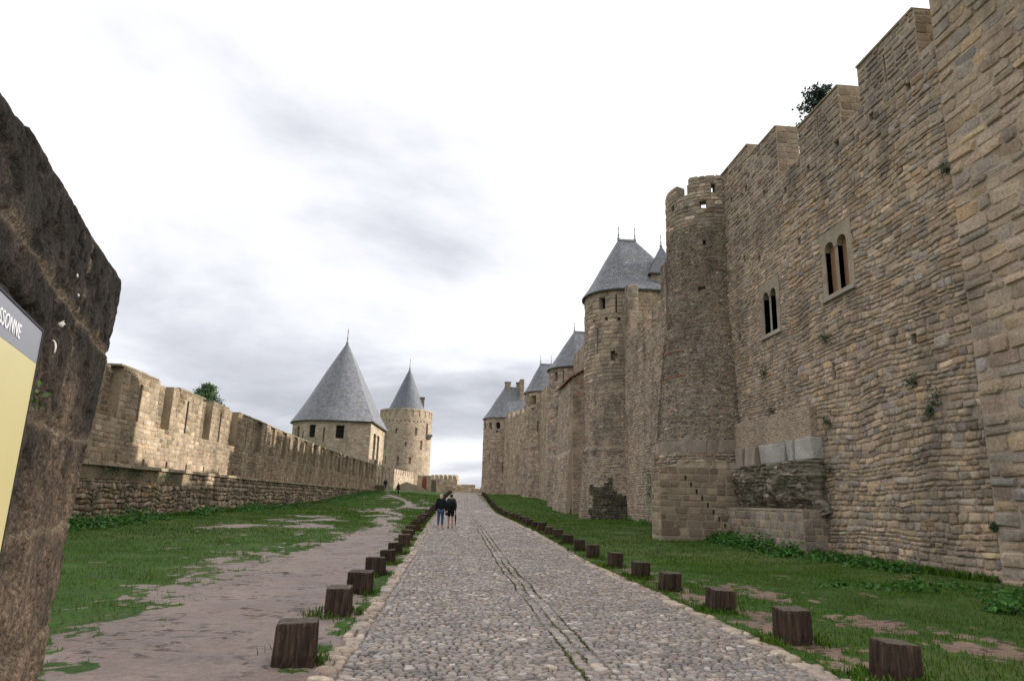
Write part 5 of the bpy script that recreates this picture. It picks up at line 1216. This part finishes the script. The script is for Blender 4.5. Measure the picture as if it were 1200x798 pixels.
def onwall(px_, py_, xw=12.2):
    return None
for (y, z, s, lab) in ((17.1, 5.05, .10, 'green tuft growing in the wall just right of the taller arched windows'), (16.3, 4.5, .13, 'pair of bushy tufts low down on the right part of the tall wall'), (16.6, 4.2, .08, 'small sprig just below the bushy tufts on the tall wall'),
                       (21.25, 7.25, .12, 'dark green tuft below the higher pair of arched windows'), (25.9, 6.9, .12, 'dark green tuft under the lower pair of arched windows'), (21.5, 4.45, .11, 'small dark tuft above the white blocks at their right end'),
                       (21.6, 2.9, .14, 'tuft on the right end of the overhanging rubble lump'), (25.3, 5.25, .14, 'weed on top of the small stone facing over the white blocks'), (15.0, 10.2, .09, 'tiny tuft high on the wall near the right edge of the photo'),
                       (14.9, 1.35, .05, 'tiny green tuft low in the wall at the right edge')):
    wall_plant('wall_plant', lab, (X0-.08, y, z), (-1, 0, 0), 130, (s*.6, s, s), .035)
wall_plant('wall_plant', 'tuft near the crown of the dark turret below its small holes', (10.6, 29.75, 15.6), (-.6, -.8, 0), 90, (.06, .1, .1), .03)
wall_plant('hanging_ivy', 'ivy hanging in the corner over the square footing of the dark turret', (8.95, 30.2, 2.75), (-1, -.3, 0), 900, (.12, .45, .35), .04, (.04, .085, .025), .5, None)
wall_plant('hanging_ivy', 'trail of ivy on the tall wall beside the dark turret above the small stone facing', (X0-.06, 28.8, 6.6), (-1, 0, 0), 200, (.08, .1, .35), .035, (.03, .065, .022), .3, None)
wall_plant('hanging_ivy', 'creeper down the crack at the right end of the old masonry base', (X0-.06, 21.9, 2.2), (-1, 0, 0), 260, (.08, .12, .5), .035, (.03, .065, .022), .3, None)
rg = np.random.default_rng(9)
for k, (y, z, lab) in enumerate(((29.5, 2.45, 'ivy tuft under the ledge nearest the dark pillar'), (31.5, 2.4, 'ivy trailing under the ledge in the first lit stretch'), (34.6, 2.3, 'small ivy clump under the ledge left of the bright wall patch'), (28.3, 1.2, 'fern tuft on the rubble face nearest the dark pillar'), (31.0, .9, 'low fern tuft on the rubble face of the ledge wall'), (40.5, 1.6, 'leafy streak on the rubble face below the bright wall patch'), (63, 1.4, 'tall ivy streak down the middle of the ledge wall'), (80, 1.6, 'ivy streak near the far end of the ledge wall'))):
    x = float(np.interp(y, [p[1] for p in LPATH], [p[0] for p in LPATH]))+.1
    wall_plant('ledge_ivy', lab, (x, y, z), (1, 0, 0), 220 if z > 2 or y > 50 else 120, (.08, .55 if z > 2 else .3, .12 if z > 2 else .3), .04, (.03, .07, .022), .1, 'ivy clumps on the ledge wall')
r_ = np.random.default_rng(5)
def pillar_plant():
    c = fp(.66, 1.735, .0); mb = MB(); q = r_.normal(0, 1, (70, 3))*np.array((.012, .02, .012)); leaves(mb, q+c, np.tile([PN[0], PN[1], 0], (70, 1)), .006, (.05, .10, .02), r_)
    tag(mb.build('wall_plant', M_LEAF, loc=tuple(c)), 'tiny green sprig sprouting beside the yellow panel on the dark stone', 'plant', 'small plants rooted in the walls')
pillar_plant()
def tree(name, label, base, top, trunk_r, crown, nl, size, col, seed, kind='conifer'):
    r = np.random.default_rng(seed); root = thing(name, base, label, 'tree'); base = np.array(base, float); H = top-base[2]
    mb = MB(); n = 9; rings = 9; V = []
    for i in range(rings):
        f = i/(rings-1); rr = trunk_r*(1-f*.92); z = base[2]+H*.95*f; ox = math.sin(f*5+seed)*.12; oy = math.cos(f*4+seed)*.1
        for k in range(n): V.append((base[0]+ox+rr*math.cos(2*math.pi*k/n), base[1]+oy+rr*math.sin(2*math.pi*k/n), z))
    mb.add(V, np.array([(i*n+k, i*n+(k+1) % n, (i+1)*n+(k+1) % n, (i+1)*n+k) for i in range(rings-1) for k in range(n)]), (.08, .06, .045), smooth=True)
    C = []; N = []
    nb = crown['n']
    for b in range(nb):
        f = crown['lo']+(1-crown['lo'])*(b+r.uniform(-.4, .4))/nb; f = min(max(f, crown['lo']), .985); a = b*2.399+r.uniform(-.3, .3)
        ln = crown['r'](f)*r.uniform(.6, 1.15); z = base[2]+H*f; d = np.array((math.cos(a), math.sin(a), crown['rise'])); s = np.array((base[0], base[1], z))
        e = s+d*ln; w = max(.012, trunk_r*.22*(1-f))
        pq = np.array((-d[1], d[0], 0))*w; mb.add([s-pq, s+pq, s+(0, 0, w*2), e], np.array([[0, 1, 3], [1, 2, 3], [2, 0, 3]]), (.08, .06, .045))
        m = max(8, int(nl/nb*(ln/crown['r'](crown['lo']+.05)+.25))); q = r.uniform(.15, 1.05, m)**.8
        c = s+d*ln*q[:, None]+r.normal(0, 1, (m, 3))*np.array((1, 1, .55))*(.10+.22*ln*crown['fat'])
        C.append(c); N.append(np.tile(d, (m, 1)))
    mb.build('trunk', simple_mat('bark', (.08, .06, .045), .9, .4), root)
    mc = MB(); leaves(mc, np.concatenate(C), np.concatenate(N), size, col, r, .3, .5); mc.build('crown', M_LEAF, root)
tree('conifer', 'dark conifer rising behind the battlements of the tall right wall', (17.9, 29.9, 9), 22.9, .28, dict(n=90, lo=.4, r=lambda f: .2+3.0*(1-f)**.6, rise=.25, fat=.4), 16000, .10, (.022, .042, .022), 2)
tree('cypress', 'round bushy treetop peeping over the left parapet wall', (-16.0, 45.4, -3.0), 8.35, .2, dict(n=110, lo=.45, r=lambda f: 1.0*min(1, (1.01-f)*6)**.55, rise=.45, fat=.35), 26000, .07, (.045, .10, .03), 6)

# ================================================================== PEOPLE
M_SKIN = simple_mat('skin', (.50, .29, .21), .6, .08, 30, .05); M_HAIR = simple_mat('blond_hair', (.62, .50, .32), .6, .25, 60, .4); M_HAIRD = simple_mat('dark_hair', (.03, .022, .017), .6, .25, 60, .4)
M_NAVY = simple_mat('navy_cloth', (.010, .011, .016), .9, .25, 25, .4); M_JEAN = simple_mat('denim', (.045, .10, .20), .9, .3, 25, .4); M_BLK = simple_mat('black_cloth', (.008, .008, .009), .85, .25, 25, .4)
M_OLIVE = simple_mat('green_coat', (.030, .042, .036), .85, .25, 25, .4); M_SHOE = simple_mat('pale_shoe', (.45, .42, .42), .7, .1); M_WHITE = simple_mat('white_cloth', (.6, .6, .6), .8, .1); M_DJEAN = simple_mat('dark_denim', (.02, .035, .08), .9, .2)
def skin(name, joints, edges, mat, parent, levels=2):
    """joints: name -> (x, y, z, r) ; one smooth tapering surface"""
    ks = list(joints); me = bpy.data.meshes.new('tmp'); me.from_pydata([joints[k][:3] for k in ks], [(ks.index(a), ks.index(b)) for a, b in edges], []); o = bpy.data.objects.new('tmp', me); COL.objects.link(o)
    m = o.modifiers.new('s', 'SKIN'); m.use_smooth_shade = True
    for i, k in enumerate(ks):
        r = joints[k][3]; rx = r if not hasattr(r, '__len__') else r[0]; ry = r if not hasattr(r, '__len__') else r[1]
        me.skin_vertices[0].data[i].radius = (rx, ry); me.skin_vertices[0].data[i].use_root = (i == 0)
    s = o.modifiers.new('ss', 'SUBSURF'); s.levels = levels; s.render_levels = levels
    bpy.context.view_layer.update(); em = bpy.data.meshes.new_from_object(o.evaluated_get(bpy.context.evaluated_depsgraph_get())); bpy.data.objects.remove(o)
    em.name = name; em.materials.clear(); em.materials.append(mat); ob = bpy.data.objects.new(name, em); COL.objects.link(ob)
    if parent is not None: ob.parent = parent
    return ob
def person(label, loc, rz, H, stride, jacket, legs, legmat, hair, hat=None, coat_len=.0, shoe=M_SHOE, arm=(0, 0), lean=0.0, cloth_w=1.0, hairlong=False):
    """figure facing +y before rotation; legs 'long' or 'short'"""
    k = H/1.70; S = lambda x, y, z, r: (x*k, y*k, z*k, (r[0]*k, r[1]*k) if hasattr(r, '__len__') else r*k)
    root = thing('person', loc, label, 'person', 'visitors', rz)
    ln = lambda z: lean*max(0, z-.9)
    J = {'pel': S(0, 0, .93, (.15, .10)), 'wai': S(0, ln(1.08), 1.08, (.125, .09)), 'che': S(0, ln(1.28), 1.28, (.155, .105)), 'nek0': S(0, ln(1.43), 1.43, .065), 'nek': S(0, ln(1.49)+.01, 1.49, .05), 'hd1': S(0, ln(1.55)+.02, 1.55, (.068, .080)), 'hd2': S(0, ln(1.63)+.02, 1.63, (.078, .098)), 'top': S(0, ln(1.69)+.01, 1.685, .05)}
    E = [('pel', 'wai'), ('wai', 'che'), ('che', 'nek0'), ('nek0', 'nek'), ('nek', 'hd1'), ('hd1', 'hd2'), ('hd2', 'top')]
    JK = {}; EK = []; LG = {}; EL = []
    for s, n in ((-1, 'l'), (1, 'r')):
        st = stride*s; sw = -stride*s*.6+arm[0 if s < 0 else 1]
        J['sh'+n] = S(s*.175, ln(1.40), 1.39, .058); J['el'+n] = S(s*.225, ln(1.12)+sw*.35-.02, 1.12, .043); J['wr'+n] = S(s*.225, ln(.88)+sw*.9+.03, .88, .028); J['pa'+n] = S(s*.222, ln(.8)+sw+.04, .81, (.018, .036))
        E += [('che', 'sh'+n), ('sh'+n, 'el'+n), ('el'+n, 'wr'+n), ('wr'+n, 'pa'+n)]
        for q in range(4):
            L = (.062, .074, .070, .055)[q]; y0 = sw+ln(.8)+.04+(-.026+.0175*q)
            J[f'f{n}{q}a'] = S(s*.222, y0, .775, .009); J[f'f{n}{q}b'] = S(s*.214, y0+.006, .775-L*.55, .0085); J[f'f{n}{q}c'] = S(s*.202, y0+.012, .775-L, .0075); E += [('pa'+n, f'f{n}{q}a'), (f'f{n}{q}a', f'f{n}{q}b'), (f'f{n}{q}b', f'f{n}{q}c')]
        J[f't{n}a'] = S(s*.212, sw+ln(.8)+.085, .815, .010); J[f't{n}b'] = S(s*.204, sw+ln(.8)+.10, .78, .009); E += [('wr'+n, f't{n}a'), (f't{n}a', f't{n}b')]
        J['hp'+n] = S(s*.088, 0, .89, .085); J['kn'+n] = S(s*.095, st*.5+.02, .50, .055); J['an'+n] = S(s*.098, st-.02, .09, .036); J['ft'+n] = S(s*.108, st+.12, .035, .034); J['hl'+n] = S(s*.098, st-.045, .04, .034)
        E += [('pel', 'hp'+n), ('hp'+n, 'kn'+n), ('kn'+n, 'an'+n), ('an'+n, 'ft'+n), ('an'+n, 'hl'+n)]
    skin('body', J, E, M_SKIN, root)
    jw = 1.18*cloth_w
    JK = {'a': S(0, 0, .90-coat_len, (.175*cloth_w, .135*cloth_w)), 'b': S(0, ln(1.08), 1.08, (.165*cloth_w, .13*cloth_w)), 'c': S(0, ln(1.28), 1.29, (.185*cloth_w, .14*cloth_w)), 'd': S(0, ln(1.43), 1.43, (.10, .09)), 'e': S(0, ln(1.49), 1.475, .075)}
    EK = [('a', 'b'), ('b', 'c'), ('c', 'd'), ('d', 'e')]
    for s, n in ((-1, 'l'), (1, 'r')):
        w = J['wr'+n]; e = J['el'+n]; h = J['sh'+n]; JK['s'+n] = (*h[:3], .082*k*cloth_w); JK['e'+n] = (*e[:3], .066*k*cloth_w); JK['w'+n] = (*w[:3], .050*k); EK += [('c', 's'+n), ('s'+n, 'e'+n), ('e'+n, 'w'+n)]
    skin('jacket', JK, EK, jacket, root)
    LG = {'p': S(0, 0, .95, (.165, .125))}; EL = []
    for s, n in ((-1, 'l'), (1, 'r')):
        st = stride*s
        LG['h'+n] = S(s*.088, 0, .87, .102); EL.append(('p', 'h'+n))
        if legs == 'long': LG['k'+n] = (*J['kn'+n][:3], .070*k); LG['a'+n] = S(s*.098, st*.93-.01, .17, .052); EL += [('h'+n, 'k'+n), ('k'+n, 'a'+n)]
        else: LG['k'+n] = S(s*.095, st*.42+.02, .56, .092); EL += [('h'+n, 'k'+n)]
    skin('trousers' if legs == 'long' else 'shorts', LG, EL, legmat, root)
    for s in (-1, 1):
        st = stride*s; skin('shoe', {'a': S(s*.100, st-.05, .055, (.046, .050)), 'b': S(s*.106, st+.05, .045, (.048, .040)), 'c': S(s*.110, st+.15, .038, (.044, .032))}, [('a', 'b'), ('b', 'c')], shoe, root)
    hy = ln(1.6)
    if hair is not None:
        hj = {'a': S(0, hy-.01, 1.66, (.088, .100)), 'b': S(0, hy-.035, 1.60, (.092, .085)), 'c': S(0, hy-.055, 1.52 if hairlong else 1.56, (.088, .06))}; he = [('a', 'b'), ('b', 'c')]
        if hairlong: hj['d'] = S(0, hy-.07, 1.44, (.06, .04)); he.append(('c', 'd'))
        skin('hair', hj, he, hair, root)
    fc = MB(); hc = np.array((0, (hy+.115), 1.60))*k
    for sx in (-1, 1): fc.box(sx*.03*k-.013*k, sx*.03*k+.013*k, hc[1]-.03*k, hc[1]-.008*k, 1.617*k, 1.63*k)
    fc.box(-.022*k, .022*k, hc[1]-.03*k, hc[1]-.010*k, 1.545*k, 1.555*k)
    f = fc.build('facial_features', M_HAIRD); f.parent = root
    nb = MB(); nb.add(np.array([(-.014, hy+.09, 1.575), (.014, hy+.09, 1.575), (0, hy+.135, 1.578), (0, hy+.095, 1.625)])*k, np.array([[0, 1, 2], [1, 3, 2], [3, 0, 2]]), (.5, .3, .2)); o = nb.build('nose', M_SKIN); o.parent = root
    for sx in (-1, 1):
        eb = skin('ear', {'a': S(sx*.082, hy+.01, 1.62, (.012, .022)), 'b': S(sx*.084, hy+.015, 1.585, (.011, .016))}, [('a', 'b')], M_SKIN, root, 1)
    if hat is not None: skin('hat', {'a': S(0, hy+.01, 1.655, (.102, .115)), 'b': S(0, hy+.005, 1.71, (.08, .09))}, [('a', 'b')], hat, root)
    return root
zr = lambda x, y: float(zg(x, y))+.012
person('blond woman in a black jacket and blue jeans walking up the cobbled road', (-.43, 32.4, zr(-.43, 32.4)), rad(2), 1.57, .10, M_NAVY, 'long', M_JEAN, M_HAIR, hairlong=True, cloth_w=1.12)
person('person in a dark green coat and black shorts walking beside the blond woman', (.03, 33.2, zr(.03, 33.2)), rad(-2), 1.56, -.09, M_OLIVE, 'short', M_BLK, M_HAIRD, hat=M_BLK, coat_len=.10, shoe=M_BLK, cloth_w=1.22)
person('person in dark clothes standing on the ledge end beside the sunlit tower', (-9.75, 104.5, 2.55), rad(10), 1.75, .05, M_NAVY, 'long', M_DJEAN, M_HAIRD, shoe=M_BLK, cloth_w=1.2)
p4 = person('white haired person in black holding a dark bag on the grass below the ledge', (-6.55, 88, zr(-6.55, 88)-.01), rad(75), 1.70, .10, M_BLK, 'long', M_BLK, M_WHITE, shoe=M_BLK, lean=.12, arm=(.18, .22), cloth_w=1.1)
def blob(name, label, cat, pts, mat, group=None, parts=None):
    c = np.mean([p[:3] for p in pts.values()], 0); root = thing(name, tuple(c), label, cat, group)
    return root
def backpack():
    c = (.03+.0, 33.2-.23, zr(0, 33.2)+1.11); root = thing('backpack', (c[0], c[1], c[2]-.3), 'black backpack worn over the dark green coat', 'backpack')
    b = np.array(c)-np.array(root.location)
    skin('pack_body', {'a': (b[0], b[1], b[2]-.22, (.15, .10)), 'b': (b[0], b[1]-.02, b[2], (.165, .115)), 'c': (b[0], b[1], b[2]+.20, (.13, .09))}, [('a', 'b'), ('b', 'c')], M_NAVY, root)
    skin('front_pocket', {'a': (b[0], b[1]-.11, b[2]-.16, (.11, .05)), 'b': (b[0], b[1]-.115, b[2]-.02, (.11, .045))}, [('a', 'b')], M_BLK, root)
    for s in (-1, 1): skin('shoulder_strap', {'a': (b[0]+s*.10, b[1]+.04, b[2]+.22, .022), 'b': (b[0]+s*.12, b[1]+.2, b[2]+.27, .022), 'c': (b[0]+s*.12, b[1]+.38, b[2]+.12, .022), 'd': (b[0]+s*.14, b[1]+.36, b[2]-.1, .018)}, [('a', 'b'), ('b', 'c'), ('c', 'd')], M_BLK, root)
backpack()
def umbrella():
    x, y = .27, 33.22; z = zr(x, y); root = thing('folded_umbrella', (x, y, z), 'dark folded umbrella held as a stick in the right hand on the road', 'umbrella')
    skin('canopy', {'a': (0, 0, .12, .014), 'b': (0, 0, .35, .035), 'c': (-.01, .01, .58, .042), 'd': (-.01, .01, .66, .018)}, [('a', 'b'), ('b', 'c'), ('c', 'd')], M_BLK, root)
    skin('shaft', {'a': (0, 0, .0, .006), 'b': (0, 0, .2, .008), 'c': (-.01, .01, .74, .010)}, [('a', 'b'), ('b', 'c')], M_LEAD, root)
    skin('handle', {'a': (-.01, .01, .72, .016), 'b': (-.012, .01, .80, .016), 'c': (-.03, .01, .84, .014), 'd': (-.06, .01, .82, .014)}, [('a', 'b'), ('b', 'c'), ('c', 'd')], M_WOODW, root)
umbrella()
def handbag(x, y, z, label, s=1.0):
    root = thing('handbag', (x, y, z), label, 'bag')
    skin('bag_body', {'a': (0, 0, .06*s, (.07*s, .12*s)), 'b': (0, 0, .22*s, (.055*s, .10*s))}, [('a', 'b')], M_BLK, root)
    skin('strap', {'a': (0, -.08*s, .24*s, .010), 'b': (0, -.04*s, .45*s, .010), 'c': (0, .04*s, .45*s, .010), 'd': (0, .08*s, .24*s, .010)}, [('a', 'b'), ('b', 'c'), ('c', 'd')], M_BLK, root)
handbag(-.17, 32.45, zr(-.16, 32.45)+.53, 'small black bag hanging at the right side of the blond woman')
handbag(-6.95, 87.75, zr(-7, 88)+.62, 'dark bag carried by the white haired person below the ledge', 1.35)
